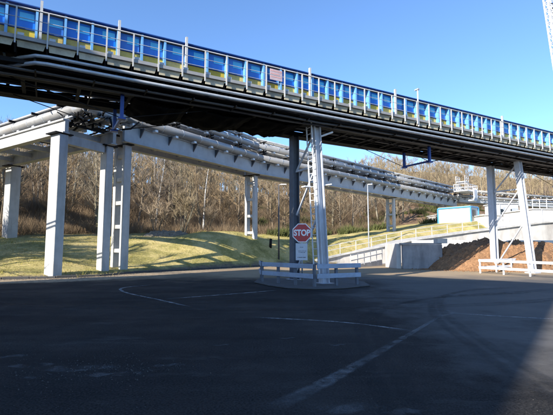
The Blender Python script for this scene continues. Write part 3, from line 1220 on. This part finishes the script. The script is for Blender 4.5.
angL = math.atan2(e1.y, e1.x)
column("concrete_column", "bright square concrete column standing left of the ladder column pair, nearest the yard", cA + e1 * .1, 7.60, (.86, .50), angL)
column("concrete_column", "plain square concrete column touching the ladder column at its left", cBc, 7.60, (.62, .46), angL)
column("concrete_column", "leftmost far concrete column standing on the grass bank", cC, 7.60, (.85, .72), angL)
o = MB().bar(cA + Vector((0, 0, 7.42)) + (cBc - cA).normalized() * .33, cBc + Vector((0, 0, 7.42)) - (cBc - cA).normalized() * .33, .35, .5).build("portal_beam", M['concrete'])
tag(o, "concrete beam joining the heads of the two left columns", "beam")


def ladder_column(label, r, run, ztop, leg=.50, sep=.86, thick=.25):
    z0 = height(r.x, r.y)
    t = thing("ladder_column", label, "column", (r.x, r.y, z0), run.ang, "ladder-shaped concrete columns of the pipe bridge")
    H_ = ztop - z0
    for y_ in (0, sep):
        MB().box((0, y_, H_ / 2 - .3), (leg, thick, H_ + .6)).build("leg", M['concrete'], t, bevel=.02)
    z = H_ - .7
    while z > .3:
        MB().box((-.03, sep / 2, z), (leg * .6, sep - thick - .004, .24)).build("rung", M['concrete'], t, bevel=.015)
        z -= 1.5
    MB().box((0, sep / 2, H_ + .03), (.5, sep + .75, .06)).build("head_plate", M['dark'], t)
    return t


ladder_column("tall ladder-shaped concrete column at the left, behind the plain column", L1r, run1, 8.04, leg=.52, sep=.86)
ladder_column("ladder-shaped concrete column standing alone on the shaded grass in the middle", L2r, run1, 8.04)
ladder_column("farthest ladder-shaped concrete column, seen beyond the tall lamp post", L3r, run2, 8.04, leg=.5, sep=.9)
column("concrete_column", "slender far column of the pipe bridge behind the white cabin", Vector((28.6, 68.2, 0)), 8.04, (.5, .5), run3.ang)
column("concrete_column", "far column under the last pipe bridge run", Vector((45.5, 76.2, 0)), 8.9, (.5, .5), run4.ang)

# white service platform at the far bend
sp = thing("service_platform", "white railed service platform on the pipe bridge above the cabin", "platform", (30.5, 67.2, 0), run3.ang)
MB().box((0, -.4, 10.4), (4.2, 2.2, .12)).build("deck", M['white'], sp)
for z in (10.95, 11.5):
    for y_ in (-1.45, .65):
        MB().tube([(-2.1, y_, z), (2.1, y_, z)], .04, 5).build("rail", M['white'], sp)
    for x_ in (-2.1, 2.1):
        MB().tube([(x_, -1.45, z), (x_, .65, z)], .04, 5).build("rail", M['white'], sp)
for x_ in (-2.1, -1.4, -.7, 0, .7, 1.4, 2.1):
    for y_ in (-1.45, .65):
        MB().bar((x_, y_, 10.45), (x_, y_, 11.55), .06, .06).build("rail_post", M['white'], sp)
MB().box((-1.3, -.4, 11.9), (1.4, 1.5, .08)).build("upper_deck", M['white'], sp)
for z in (12.4, 12.8):
    for y_ in (-1.1, .3):
        MB().tube([(-2.0, y_, z), (-.6, y_, z)], .04, 5).build("rail", M['white'], sp)
for x_ in (-2.0, -1.3, -.6):
    for y_ in (-1.1, .3):
        MB().bar((x_, y_, 10.4), (x_, y_, 12.8), .06, .06).build("rail_post", M['white'], sp)
for x_ in (-.2, .35, .9):
    MB().tube([(x_, -1.7, 10.9), (x_, -1.75, 9.4), (x_ - .4, -1.7, 8.9), (x_ - 1.6, -1.5, 8.8)], .13, 8).build("bent_pipe", M['white'], sp, True)

# ------------------------------------------------------------------ ramp, walls, mound, cabin, buildings at the right
RP = [(3.6, 38.9, .25), (4.4, 39.2, .42), (6.1, 40.0, .76), (14.1, 42.0, 2.28), (19.5, 43.5, 2.98), (28.7, 45.0, 4.12), (44, 48.5, 5.4)]
wd = Vector((-.12, 1, 0)) * 7.0
rm = MB()
vs = []
for x, y, z in RP:
    p = Vector((x, y, 0))
    vs += [p, p + Vector((0, 0, z)), p + wd + Vector((0, 0, z)), p + wd]
fs = []
for i in range(len(RP) - 1):
    a = 4 * i
    fs += [(a, a + 4, a + 5, a + 1), (a + 1, a + 5, a + 6, a + 2), (a + 2, a + 6, a + 7, a + 3)]
fs += [(0, 1, 2, 3), (4 * len(RP) - 4, 4 * len(RP) - 1, 4 * len(RP) - 2, 4 * len(RP) - 3)]
o = rm.add(vs, fs).build("ramp", M['rampconc'])
structure(o)
# coping on the ramp wall
cp = MB()
for (x, y, z), (x2, y2, z2) in zip(RP[:-1], RP[1:]):
    cp.bar((x, y - .04, z + .06), (x2, y2 - .04, z2 + .06), .34, .16)
o = cp.build("ramp_coping", M['concrete'])
structure(o)


def railing(label, pts, h, step, m, name="railing", rails=(1.0, .55), group=None, post_w=.08):
    o0 = Vector(pts[0])
    t = thing(name, label, "railing", tuple(o0), 0, group)
    P = [Vector(p) - o0 for p in pts]
    pm = None
    for a, b in zip(P[:-1], P[1:]):
        for q in rails:
            MB().bar(a + Vector((0, 0, h * q)), b + Vector((0, 0, h * q)), .045, .06).build("rail", m, t)
        n_ = max(1, round((b - a).length / step))
        for k in range(n_ + (1 if (b - P[-1]).length < 1e-6 else 0)):
            c = a.lerp(b, k / n_)
            if pm is None:
                pm = MB().box((0, 0, h / 2), (post_w, post_w, h)).build("post", m, t)
                pm.location = c
            else:
                inst(pm, t, c)
    return t


railing("long white railing climbing along the edge of the upper ramp", [(x, y + .05, z + .14) for x, y, z in RP[1:]], .98, 1.85, M['railpale'], post_w=.06)
railing("short white railing on the low wall left of the grey concrete bunker", [(5.5, 31.0, .02), (8.9, 35.2, .5)], .95, 1.15, M['railpale'], post_w=.055)
o = MB().prism([(5.4, 31.5, 0), (9.0, 35.6, 0), (9.0, 35.6, .5), (5.4, 31.5, .1)], (-.25, .2, 0)).build("low_wall", M['rampconc'])
tag(o, "low pale wall under the short railing left of the concrete bunker", "wall")
# lit concrete apron between the two ramps
o = MB().prism([(4.0, 33.5, .02), (9.1, 37.5, .02), (12, 39.5, .02), (6, 39.6, .02)], (0, 0, .05)).build("apron", M['rampconc'])
structure(o)

bk_ = thing("bunker_wall", "grey stained concrete bunker wall at the left side of the brown heap", "wall", (9.1, 30.0, 0), 0)
MB().prism([(0, 0, 0), (2.75, -.2, 0), (2.75, .2, 0), (0, .4, 0)], (0, 0, 1.74)).build("front_panel", M['greyconc'], bk_, bevel=.02)
MB().prism([(-.02, .42, 0), (-.36, .42, 0), (-.62, 2.6, 0), (-.30, 2.6, 0)], (0, 0, 1.80)).build("side_panel", M['rampconc'], bk_, bevel=.02)
MB().box((1.3, .14, 1.80), (2.9, .55, .11)).build("coping", M['greyconc'], bk_)
MB().box((2.9, .5, 2.0), (.7, .8, .34)).build("white_block", M['whitewall'], bk_)


def heap(name, label, c, rx, ry, hgt, m, seed, rough=.16, n=70):
    vs, fs = [], []
    for i in range(n + 1):
        for j in range(n + 1):
            u, v = i / n * 2 - 1, j / n * 2 - 1
            r_ = math.hypot(u, v)
            f = max(0, 1 - r_ ** 1.7)
            f = min(f * 1.7, .72 + .28 * f)
            x, y = c[0] + u * rx, c[1] + v * ry
            q = noise.fractal((x * .5 + seed, y * .5, seed), 1.0, 2.0, 5)
            q2 = noise.fractal((x * 2.5 + seed, y * 2.5, seed), .8, 2.0, 4)
            z = hgt * f * (1 + .26 * q) + rough * q2 * min(1, f * 3)
            vs.append((x - c[0], y - c[1], z - .08 if r_ > .98 else max(z, -.08)))
    for i in range(n):
        for j in range(n):
            a = i * (n + 1) + j
            fs.append((a, a + n + 1, a + n + 2, a + 1))
    o = MB().add(vs, fs).build(name, m, None, False, loc=(c[0], c[1], 0))
    tag(o, label, "heap")
    return o


heap("wood_chip_heap", "large brown heap of loose wood chip in the bunker at the right", (16.2, 30.7), 5.6, 4.0, 1.85, M['chip'], 2.0)
heap("wood_chip_heap", "second brown heap partly in shade at the right picture edge", (23.5, 32.0), 4.2, 4.0, 1.5, M['chip'], 9.0)
def pebbles(name, m, spots, seed):
    q = random.Random(seed)
    vs, fs = [], []
    for x, y, z, r_ in spots:
        o = len(vs)
        for k in range(6):
            d = ((1, 0, 0), (-1, 0, 0), (0, 1, 0), (0, -1, 0), (0, 0, 1), (0, 0, -1))[k]
            vs.append(tuple(c + dd * r_ * q.uniform(.6, 1.3) + q.uniform(-.25, .25) * r_ for c, dd in zip((x, y, z), d)))
        for a, b_, c in ((0, 2, 4), (2, 1, 4), (1, 3, 4), (3, 0, 4), (2, 0, 5), (1, 2, 5), (3, 1, 5), (0, 3, 5)):
            fs.append((o + a, o + b_, o + c))
    me = bpy.data.meshes.new(name)
    me.from_pydata(vs, [], fs)
    me.materials.append(m)
    o = bpy.data.objects.new(name, me)
    COL.objects.link(o)
    return stuff(o)


hs_ = bpy.data.objects["wood_chip_heap"]
q = random.Random(8)
sp_ = []
hv = [hs_.matrix_basis @ v_.co for v_ in hs_.data.vertices]
for v_ in hv:
    if v_.z > .05 and q.random() < .22:
        sp_.append((v_.x + q.uniform(-.1, .1), v_.y + q.uniform(-.1, .1), v_.z + .01, q.uniform(.02, .075)))
for _ in range(1100):
    a_ = q.uniform(3.2, 6.2)
    f_ = q.uniform(.93, 1.0) + abs(q.gauss(0, .11))
    sp_.append((16.2 + 5.6 * f_ * math.cos(a_), 30.7 + 4.0 * f_ * math.sin(a_), .02, q.uniform(.015, .06)))
pebbles("wood_chip_clods", M['chip'], sp_, 3)
sp_ = []
for _ in range(4200):
    y = 2.6 + 15 * q.random() ** 1.6
    x = q.uniform(-.75, .75) * y
    if noise.noise((x * .5, y * .5, 9)) > -.05:
        sp_.append((x, y, .002, q.uniform(.002, .006)))
for _ in range(260):
    sp_.append((q.gauss(-2.4, .6), q.gauss(5.6, .35), .003, q.uniform(.003, .012)))
for _ in range(1500):
    i_ = q.randrange(2, 9)
    f_ = q.random()
    x = EDGE[i_][0] + (EDGE[i_ + 1][0] - EDGE[i_][0]) * f_ + q.gauss(.25, .35)
    y = EDGE[i_][1] + (EDGE[i_ + 1][1] - EDGE[i_][1]) * f_ - abs(q.gauss(.1, .4))
    sp_.append((x, y, .005, q.uniform(.008, .03)))
pebbles("grit", M['gritstone'], sp_, 4)
# back wall of the bunker
o = MB().prism([(11.9, 36.2, 0), (31, 37.8, 0), (31, 38.3, 0), (11.9, 36.7, 0)], (0, 0, 2.15)).build("bunker_back_wall", M['whitewall'], bevel=.02)
tag(o, "sunlit white wall behind the brown heap", "wall")

# cabin
cabz = 4.85
cab = thing("site_cabin", "white portable site cabin with bright blue corner trim on the ramp", "cabin", (24.2, 62.0, cabz), rad(-50))
LX, LY, LZ = 4.9, 2.4, 2.35
MB().box((LX / 2, LY / 2, LZ / 2), (LX - .1, LY - .1, LZ - .1)).build("wall", M['boxwhite'], cab)
for x_ in (0, LX):
    for y_ in (0, LY):
        MB().box((x_, y_, LZ / 2), (.15, .15, LZ)).build("corner_post", M['cyan'], cab)
for z in (.0, LZ):
    for y_ in (0, LY):
        MB().box((LX / 2, y_, z), (LX - .154, .14, .15)).build("trim_beam", M['cyan'], cab)
    for x_ in (0, LX):
        MB().box((x_, LY / 2, z), (.14, LY - .154, .15)).build("trim_beam", M['cyan'], cab)
MB().box((LX - .02, LY * .45, 1.5), (.08, .8, .9)).build("window", M['glass'], cab)
MB().box((LX / 2, LY / 2, LZ + .14), (LX, LY, .06)).build("roof", M['boxwhite'], cab)
MB().box((LX / 2, LY / 2, -.7), (LX, LY, 1.15)).build("footing", M['rampconc'], cab)

# white industrial buildings
def block(label, loc, rz, size, nwin=0, rail=True, name="industrial_building", cat="building"):
    t = thing(name, label, cat, loc, rz)
    X, Y, Z = size
    MB().box((X / 2, Y / 2, Z / 2), (X, Y, Z)).build("wall", M['whitewall'], t)
    MB().box((X / 2, Y / 2, Z + .07), (X + .3, Y + .3, .14)).build("roof", M['concrete'], t)
    for i in range(nwin):
        w = MB().box((X * (i + .5) / nwin, -.01, Z * .58), (min(.9, X / nwin * .5), .06, .8)).build("window", M['glass'], t)
        MB().box((X * (i + .5) / nwin, -.04, Z * .58 - .45), (min(1.05, X / nwin * .6), .12, .07)).build("sill", M['concrete'], w)
    dr = MB().box((X * .82, -.015, 1.02), (.9, .07, 2.0)).build("door", M['galv'], t)
    MB().box((X * .82 + .32, -.07, 1.0), (.12, .05, .04)).build("handle", M['dark'], dr)
    MB().tube([(X * .12, -.09, 0), (X * .12, -.09, Z - .02)], .05, 6).build("downpipe", M['galv'], t)
    MB().box((X * .35, -.02, Z * .75), (.5, .06, .35)).build("vent", M['galv'], t)
    if rail:
        for z in (.6, 1.1):
            MB().bar((0, 0, Z + .14 + z), (X, 0, Z + .14 + z), .05, .06).build("rail", M['white'], t)
        n_ = int(X / .9)
        for i in range(n_ + 1):
            MB().bar((X * i / n_, 0, Z + .14), (X * i / n_, 0, Z + 1.27), .06, .06).build("rail_post", M['white'], t)
    return t


block("low white industrial building behind the right trestle", (28.4, 56.5, 3.2), rad(4), (6.6, 5, 2.6), 0, False)
block("white building with roof railing at the right picture edge", (31.3, 50.5, 2.2), rad(3), (9, 6, 3.9), 0, True)
block("small white rooftop cabin with windows between the two white buildings", (31.2, 58.5, 5.0), rad(4), (3.2, 3, 2.6), 2, False)
block("white shed far back with a row of windows, right of the cabin", (26.6, 66.5, 3.5), rad(6), (7, 5, 3.2), 4, False)

# lattice mast, upper right
mastp = [Vector((33.6, 45, -.1)), Vector((31.06, 45, 29.9)), Vector((30.4, 45, 38))]
ms = thing("lattice_mast", "tall white lattice mast rising at the upper right edge", "mast", tuple(mastp[0]), 0)
ax_ = mastp[2] - mastp[0]
Lm = ax_.length
ax_.normalize()
sx_ = ax_.cross(Vector((0, 1, 0))).normalized()
sy_ = Vector((0, 1, 0))


def mp_(h, i, j, hw=.36):
    return ax_ * h + sx_ * (i * hw) + sy_ * (j * hw)


for i in (-1, 1):
    for j in (-1, 1):
        MB().tube([mp_(0, i, j), mp_(Lm, i, j)], .10, 8).build("chord", M['white'], ms, True)
h = 0.0
lm = MB()
while h < Lm - .9:
    for (a, b) in (((-1, -1), (1, -1)), ((1, -1), (1, 1)), ((1, 1), (-1, 1)), ((-1, 1), (-1, -1))):
        lm.bar(mp_(h, *a), mp_(h + .8, *b), .06, .06)
        lm.bar(mp_(h + .8, *a), mp_(h + .8, *b), .06, .06)
    h += .8
lm.build("lacing", M['white'], ms)
pm_ = MB().box(ax_ * (Lm * .5), (.5, .06, Lm), Matrix.Rotation(math.atan2(ax_.x, ax_.z), 3, 'Y')).build("cladding", M['white'], ms)
h = 22.0
while h < Lm - .5:
    MB().box(mp_(h, 0, -1.05) + Vector((0, -.05, 0)), (.16, .05, .10)).build("step", M['dark'], ms)
    h += .55


# ------------------------------------------------------------------ lamp posts
def lamp(label, x, y, ztop, arm):
    z0 = height(x, y)
    t = thing("street_lamp", label, "lamp post", (x, y, z0), 0, "slim lamp posts beside the road")
    H_ = ztop - z0
    MB().tube([(0, 0, -.2), (0, 0, H_ * .4), (0, 0, H_)], [.075, .065, .05], 8).build("pole", M['sootpipe'] if arm > .2 else M['galv'], t, True)
    MB().tube([(0, 0, H_ - .05), (arm * .5, -.05, H_ + .02), (arm, -.1, H_)], .035, 6).build("arm", M['galv'], t, True)
    MB().box((arm * 1.25, -.12, H_), (.5, .2, .1)).build("lamp_head", M['white'], t, bevel=.03)


lamp("short lamp post on the bank just left of the stop sign", .2, 36.4, 7.05, .35)
lamp("tall slim lamp post by the ramp right of the ladder trestle", 9.75, 44.0, 8.2, .18)

# leaning dark service pole near the left lamp
o = MB().tube([(-.55, 37.2, height(-.55, 37.2) - .1), (-.5, 37.2, height(-.55, 37.2) + .75)], .12, 8).build("bollard", M['dark'], None, True)
tag(o, "stout dark bollard beside the short lamp post on the bank", "bollard")


# ------------------------------------------------------------------ trees
def tree_meshes(seed, H_, spread, nl, tm, wm, multi=1, tw_len=.55, twn=8, upright=.55, r0=.16):
    """returns (trunk mesh, crown mesh): bare winter tree"""
    q = random.Random(seed)
    tr_, cr = MB(), MB()

    def limb(mb, p, d, L, r, seg, n, wander, up):
        pts, rs = [p.copy()], [r]
        for i in range(seg):
            d = (d + Vector((q.uniform(-wander, wander), q.uniform(-wander, wander), q.uniform(-wander, wander) + up))).normalized()
            p = p + d * (L / seg)
            pts.append(p.copy())
            rs.append(max(.006, r * (1 - .8 * (i + 1) / seg)))
        mb.tube(pts, rs, n, False)
        return pts
    for st in range(multi):
        lean = 0.05 if multi == 1 else .38
        base = Vector((q.uniform(-.25, .25), q.uniform(-.25, .25), -.3)) * (0.6 if multi > 1 else .2) + Vector((0, 0, -.15))
        d0 = Vector((q.uniform(-lean, lean), q.uniform(-lean, lean), 1)).normalized()
        trunk = limb(tr_, base, d0, H_ * (.85 if multi == 1 else q.uniform(.6, .95)), r0, 7, 6, .07, .04)
        for i in range(max(3, nl // multi)):
            t = q.uniform(.22, .97)
            fi = t * 7
            k = min(6, int(fi))
            p = trunk[k].lerp(trunk[k + 1], fi - k)
            a = q.uniform(0, 2 * math.pi)
            L = spread * (1.15 - .75 * t) * q.uniform(.65, 1.15)
            d = Vector((math.cos(a), math.sin(a), upright + q.uniform(-.2, .4))).normalized()
            pl_ = limb(cr, p, d, L, r0 * .42 * (1.1 - .7 * t), 4, 4, .14, .07)
            for j in range(6):
                u = q.uniform(.25, 1)
                fj = u * 4
                k2 = min(3, int(fj))
                pp = pl_[k2].lerp(pl_[k2 + 1], fj - k2)
                dd = (pl_[k2 + 1] - pl_[k2]).normalized()
                dd = (dd + Vector((q.uniform(-.8, .8), q.uniform(-.8, .8), q.uniform(-.2, .7)))).normalized()
                pb_ = limb(cr, pp, dd, L * .45 * q.uniform(.6, 1.2), .022, 2, 3, .15, .06)
                for kk in range(twn):
                    u2 = q.uniform(.1, 1)
                    k3 = 0 if u2 < .5 else 1
                    p3 = pb_[k3].lerp(pb_[k3 + 1], u2 * 2 - k3)
                    d3 = (dd + Vector((q.uniform(-.9, .9), q.uniform(-.9, .9), q.uniform(-.3, .8)))).normalized()
                    Lt = tw_len * q.uniform(.5, 1.3)
                    s_ = d3.cross(Vector((q.uniform(-1, 1), q.uniform(-1, 1), q.uniform(-1, 1)))).normalized() * .013
                    e = p3 + d3 * Lt
                    m_ = p3 + d3 * Lt * .5
                    cr.add([p3 - s_, p3 + s_, e], [(0, 1, 2)])
                    d4 = (d3 + Vector((q.uniform(-.7, .7), q.uniform(-.7, .7), q.uniform(-.2, .6)))).normalized()
                    cr.add([m_ - s_ * .8, m_ + s_ * .8, m_ + d4 * Lt * .6], [(0, 1, 2)])
    return tr_.mesh("trunk", tm, True), cr.mesh("crown", wm)


def place_tree(name, label, x, y, meshes, sc=1.0, rz=0.0, group=None, dz=0.0, cat="tree"):
    t = bpy.data.objects.new(name, None)
    COL.objects.link(t)
    t.location = (x, y, height(x, y) + dz)
    t.rotation_euler = (R.uniform(-.04, .04), R.uniform(-.04, .04), rz)
    t.scale = (sc, sc, sc * R.uniform(.92, 1.1))
    tag(t, label, cat, group)
    for nm, me in zip(("trunk", "crown"), meshes):
        o = bpy.data.objects.new(nm, me)
        COL.objects.link(o)
        o.parent = t
    return t


kinds = [tree_meshes(1, 9.5, 3.4, 15, M['bark'], M['twig']),
         tree_meshes(2, 8.5, 3.0, 14, M['bark'], M['twig']),
         tree_meshes(3, 10.5, 2.8, 16, M['bark'], M['twig'], upright=.9),
         tree_meshes(4, 8.0, 3.6, 14, M['bark2'], M['twig2']),
         tree_meshes(5, 10.0, 2.6, 15, M['bark2'], M['twig2'], upright=1.0),
         tree_meshes(6, 6.5, 2.6, 16, M['bark'], M['twig'], multi=4, r0=.07)]
WOODL = "bare leafless tree in the dense brown wood on the hillside"
placed = []


def clear(x, y, dmin):
    for a, b in placed:
        if (a - x) ** 2 + (b - y) ** 2 < dmin * dmin:
            return False
    return True


cnt = 0
tries = 0
while cnt < 235 and tries < 20000:
    tries += 1
    y = R.uniform(28, 100)
    x = R.uniform(-.82, .95) * y
    sd = edge_sd(x, y)
    if not 13.5 < sd < 62:
        continue
    if x > 22 and sd < 27:
        continue
    if not clear(x, y, 2.2 if sd < 30 else 2.3):
        continue
    placed.append((x, y))
    k = R.choice((0, 0, 1, 1, 2, 3, 4, 5) if x < 8 else (0, 1, 2, 3, 4, 4, 3))
    place_tree("bare_tree", WOODL, x, y, kinds[k], R.uniform(.72, 1.08), R.uniform(0, 6.28), "bare trees of the hillside wood")
    cnt += 1

# trees one can single out
wil = tree_meshes(21, 5.2, 2.0, 22, M['bark2'], M['twig2'], multi=6, r0=.06, upright=1.1)
place_tree("willow_shrub", "many-stemmed straw coloured bare willow at the top of the sunlit grass", -9.0, 39.5, wil, 1.05, .4)
wil2 = tree_meshes(22, 4.0, 1.9, 20, M['bark'], M['twig'], multi=6, r0=.045, upright=.8)
place_tree("bare_shrub", "dense dark brown shrub left of the straw coloured willow", -10.9, 37.5, wil2, .9, .4, cat="shrub")
place_tree("bare_shrub", "low brown shrub between the willow and the middle ladder column", -6.6, 41.0, wil2, .75, 2.4, cat="shrub")
bi = tree_meshes(31, 10, 2.2, 14, M['birch'], M['twig'], upright=.9, r0=.13)
place_tree("birch_tree", "left one of the two white-stemmed birches above the grass bank", -13.4, 46.0, bi, 1.0, 1.1, "birches above the bank")
place_tree("birch_tree", "right one of the two white-stemmed birches, nearer the middle ladder column", -8.6, 48.0, bi, 1.0, 3.0, "birches above the bank")
pale = tree_meshes(33, 10.5, 1.6, 12, mat("mossy pale bark", (.36, .33, .16), .9, .25, 3), M['twig2'], upright=1.2, r0=.2)
place_tree("mossy_tree", "tree with thick pale mossy stem between the two left columns", -16.2, 37.5, pale, 1.0, 0.3)
place_tree("mossy_tree", "slimmer pale mossy stem just left of the plain column", -15.5, 41.0, pale, .85, 2.3)

for (x, y, k, sc, nm) in ((-23.6, 20.2, 5, 1.5, 0), (-25.2, 20.6, 5, 1.6, 0), (-24.3, 21.6, 0, 1.0, 0), (-22.9, 21.4, 5, 1.3, 0), (-26.6, 21.4, 2, 1.0, 0), (-25.6, 22.4, 1, 1.1, 0), (-23.8, 22.6, 5, 1.4, 0), (-27.6, 20.6, 5, 1.6, 0), (-19.2, 21.0, 5, 1.35, 0), (-20.4, 21.7, 5, 1.5, 0), (-21.7, 21.0, 5, 1.4, 0), (-20.9, 22.8, 5, 1.3, 0), (-24.6, 20.2, 5, 1.7, 0), (-26.0, 19.9, 5, 1.5, 0), (-23.2, 21.0, 5, 1.6, 0), (-24.8, 23.4, 5, 1.6, 0), (-26.9, 22.4, 5, 1.7, 0)):
    place_tree("bare_tree", WOODL, x, y, kinds[k], sc, R.uniform(0, 6), "bare trees of the hillside wood")  # unseen trees left of the view, added to throw shade on the bank

# farther wood that reads as one mass, brush and undergrowth
lowk = []
for sd_ in (51, 52, 53):
    lowk.append(tree_meshes(sd_, 9.0, 3.2, 9, None, None, tw_len=.8, twn=4))


def scatter(name, m, src_list, spots):
    vs, fs = [], []
    for x, y, z, sc, rz in spots:
        me = R.choice(src_list)
        ca, sa = math.cos(rz), math.sin(rz)
        o = len(vs)
        for v_ in me[0]:
            vs.append((x + sc * (v_[0] * ca - v_[1] * sa), y + sc * (v_[0] * sa + v_[1] * ca), z + sc * v_[2]))
        for f_ in me[1]:
            fs.append(tuple(i_ + o for i_ in f_))
    me = bpy.data.meshes.new(name)
    me.from_pydata(vs, [], fs)
    me.materials.append(m)
    o = bpy.data.objects.new(name, me)
    COL.objects.link(o)
    stuff(o)
    return o


def raw(meshes):
    v, f = [], []
    for me in meshes:
        o = len(v)
        v += [tuple(q.co) for q in me.vertices]
        f += [tuple(i_ + o for i_ in p.vertices) for p in me.polygons]
    return v, f


lows = [raw(k) for k in lowk]
spots = []
for _ in range(30000):
    if len(spots) >= 800:
        break
    y = R.uniform(50, 150)
    x = R.uniform(-.9, 1.15) * y
    sd = edge_sd(x, y)
    if 30 < sd < 100 and clear(x, y, 1.5):
        placed.append((x, y))
        spots.append((x, y, height(x, y, sd), R.uniform(.8, 1.15), R.uniform(0, 6.28)))
scatter("distant_wood", M['twig2'], lows, spots)


def brush_src(seed, n, h, spread, wdt):
    q = random.Random(seed)
    v, f = [], []
    for i in range(n):
        a = q.uniform(0, 6.28)
        r_ = q.uniform(0, spread * .4)
        p = Vector((r_ * math.cos(a), r_ * math.sin(a), -.05))
        d = Vector((q.uniform(-.7, .7), q.uniform(-.7, .7), 1)).normalized()
        L = h * q.uniform(.5, 1.2)
        s_ = Vector((q.uniform(-1, 1), q.uniform(-1, 1), 0)).normalized() * wdt
        m_ = p + d * L * .55
        e = m_ + (d + Vector((q.uniform(-.5, .5), q.uniform(-.5, .5), q.uniform(-.3, .2)))).normalized() * L * .5
        o = len(v)
        v += [tuple(p - s_), tuple(p + s_), tuple(m_ + s_ * .7), tuple(m_ - s_ * .7), tuple(e)]
        f += [(o, o + 1, o + 2, o + 3), (o + 3, o + 2, o + 4)]
        for _k in range(2):
            u = q.uniform(.3, 1)
            b0 = p.lerp(m_, u)
            e2 = b0 + (d + Vector((q.uniform(-1, 1), q.uniform(-1, 1), q.uniform(-.2, .5)))).normalized() * L * .4
            o = len(v)
            v += [tuple(b0 - s_ * .6), tuple(b0 + s_ * .6), tuple(e2)]
            f += [(o, o + 1, o + 2)]
    return v, f


bs = [brush_src(i, 60, 1.5, 1.6, .011) for i in range(5)]
spots = []
for _ in range(60000):
    if len(spots) >= 3600:
        break
    y = R.uniform(27, 90)
    x = R.uniform(-.8, .95) * y
    sd = edge_sd(x, y)
    nn = noise.noise((x * .16, y * .16, 3.0))
    if 12.2 + 2.2 * nn < sd < 45 and (sd > 15 or R.random() < .6) and not (x > 20 and sd < 24):
        spots.append((x, y, height(x, y, sd), R.uniform(.45, 1.2), R.uniform(0, 6.28)))
scatter("brushwood", M['brush'], bs, spots)

gs = [brush_src(40 + i, 60, .8, 1.5, .03) for i in range(3)]
spots = []
for _ in range(30000):
    if len(spots) >= 420:
        break
    y = R.uniform(38, 85)
    x = R.uniform(-.05, .75) * y
    sd = edge_sd(x, y)
    nn = noise.noise((x * .12, y * .12, 7.0))
    if 10.5 < sd < 30 and nn > -.05:
        spots.append((x, y, height(x, y, sd), R.uniform(.6, 1.6), R.uniform(0, 6.28)))
scatter("green_undergrowth", M['green'], gs, spots)

# grass blades on the bank
gv, gf = [], []
q = random.Random(5)
for _ in range(200000):
    if len(gf) > 42000:
        break
    y = q.uniform(19, 52)
    x = q.uniform(-.74, .5) * y
    sd = edge_sd(x, y)
    if not .25 < sd < 14.5 + 2 * noise.noise((x * .2, y * .2, 0)):
        continue
    if noise.noise((x * .6, y * .6, 5)) < -.28:
        continue
    z = height(x, y, sd)
    h_ = q.uniform(.03, .09) * (1.4 if noise.noise((x * .9, y * .9, 2)) > .35 else 1)
    a = q.uniform(0, 6.28)
    w_ = q.uniform(.006, .012)
    dx, dy = math.cos(a) * w_, math.sin(a) * w_
    lx, ly = q.uniform(-.08, .08), q.uniform(-.08, .08)
    o = len(gv)
    gv += [(x - dx, y - dy, z - .02), (x + dx, y + dy, z - .02), (x + lx, y + ly, z + h_)]
    gf.append((o, o + 1, o + 2))
me = bpy.data.meshes.new("grass")
me.from_pydata(gv, [], gf)
me.materials.append(M['grassblade'])
o = bpy.data.objects.new("grass", me)
COL.objects.link(o)
stuff(o)

lv, lf = [], []
q = random.Random(15)
while len(lf) < 5200:
    y = q.uniform(19, 50)
    x = q.uniform(-.74, .4) * y
    sd = edge_sd(x, y)
    if not -.5 < sd < 16 or q.random() > .25 + .05 * max(sd, 0):
        continue
    z = height(x, y, sd) + q.uniform(.015, .05)
    r_ = q.uniform(.02, .05)
    a = q.uniform(0, 6.28)
    o = len(lv)
    for k in range(4):
        lv.append((x + r_ * math.cos(a + k * 1.57) * (1 if k % 2 else .6), y + r_ * math.sin(a + k * 1.57) * (1 if k % 2 else .6), z + q.uniform(-.015, .02)))
    lf.append((o, o + 1, o + 2, o + 3))
me = bpy.data.meshes.new("fallen_leaves")
me.from_pydata(lv, [], lf)
me.materials.append(mat("dry fallen leaves", (.20, .125, .06), .9, .5, 3))
o = bpy.data.objects.new("fallen_leaves", me)
COL.objects.link(o)
stuff(o)
tv, tf = [], []
for _ in range(900):
    y = q.uniform(19, 48)
    x = q.uniform(-.74, .35) * y
    sd = edge_sd(x, y)
    if not -.25 < sd < 14 or (sd > 1.2 and noise.noise((x * .5, y * .5, 4)) < .1):
        continue
    z = height(x, y, sd)
    for k in range(16):
        a = q.uniform(0, 6.28)
        h_ = q.uniform(.10, .26)
        rx, ry = q.gauss(0, .06), q.gauss(0, .06)
        o = len(tv)
        tv += [(x + rx - .008 * math.cos(a), y + ry - .008 * math.sin(a), z - .02), (x + rx + .008 * math.cos(a), y + ry + .008 * math.sin(a), z - .02),
               (x + rx * 2.2 + q.uniform(-.05, .05), y + ry * 2.2 + q.uniform(-.05, .05), z + h_)]
        tf.append((o, o + 1, o + 2))
me = bpy.data.meshes.new("grass_tufts")
me.from_pydata(tv, [], tf)
me.materials.append(M['grassblade'])
o = bpy.data.objects.new("grass_tufts", me)
COL.objects.link(o)
stuff(o)

# pile of cut brushwood at the top of the grass
hp = heap("brush_pile", "grey pile of cut brushwood at the foot of the straw coloured willow", (-9.9, 37.6), 2.2, 1.3, .45, M['pilegrey'], 4.0, .25, 36)
hp.location.z = height(-9.9, 37.6) - .1
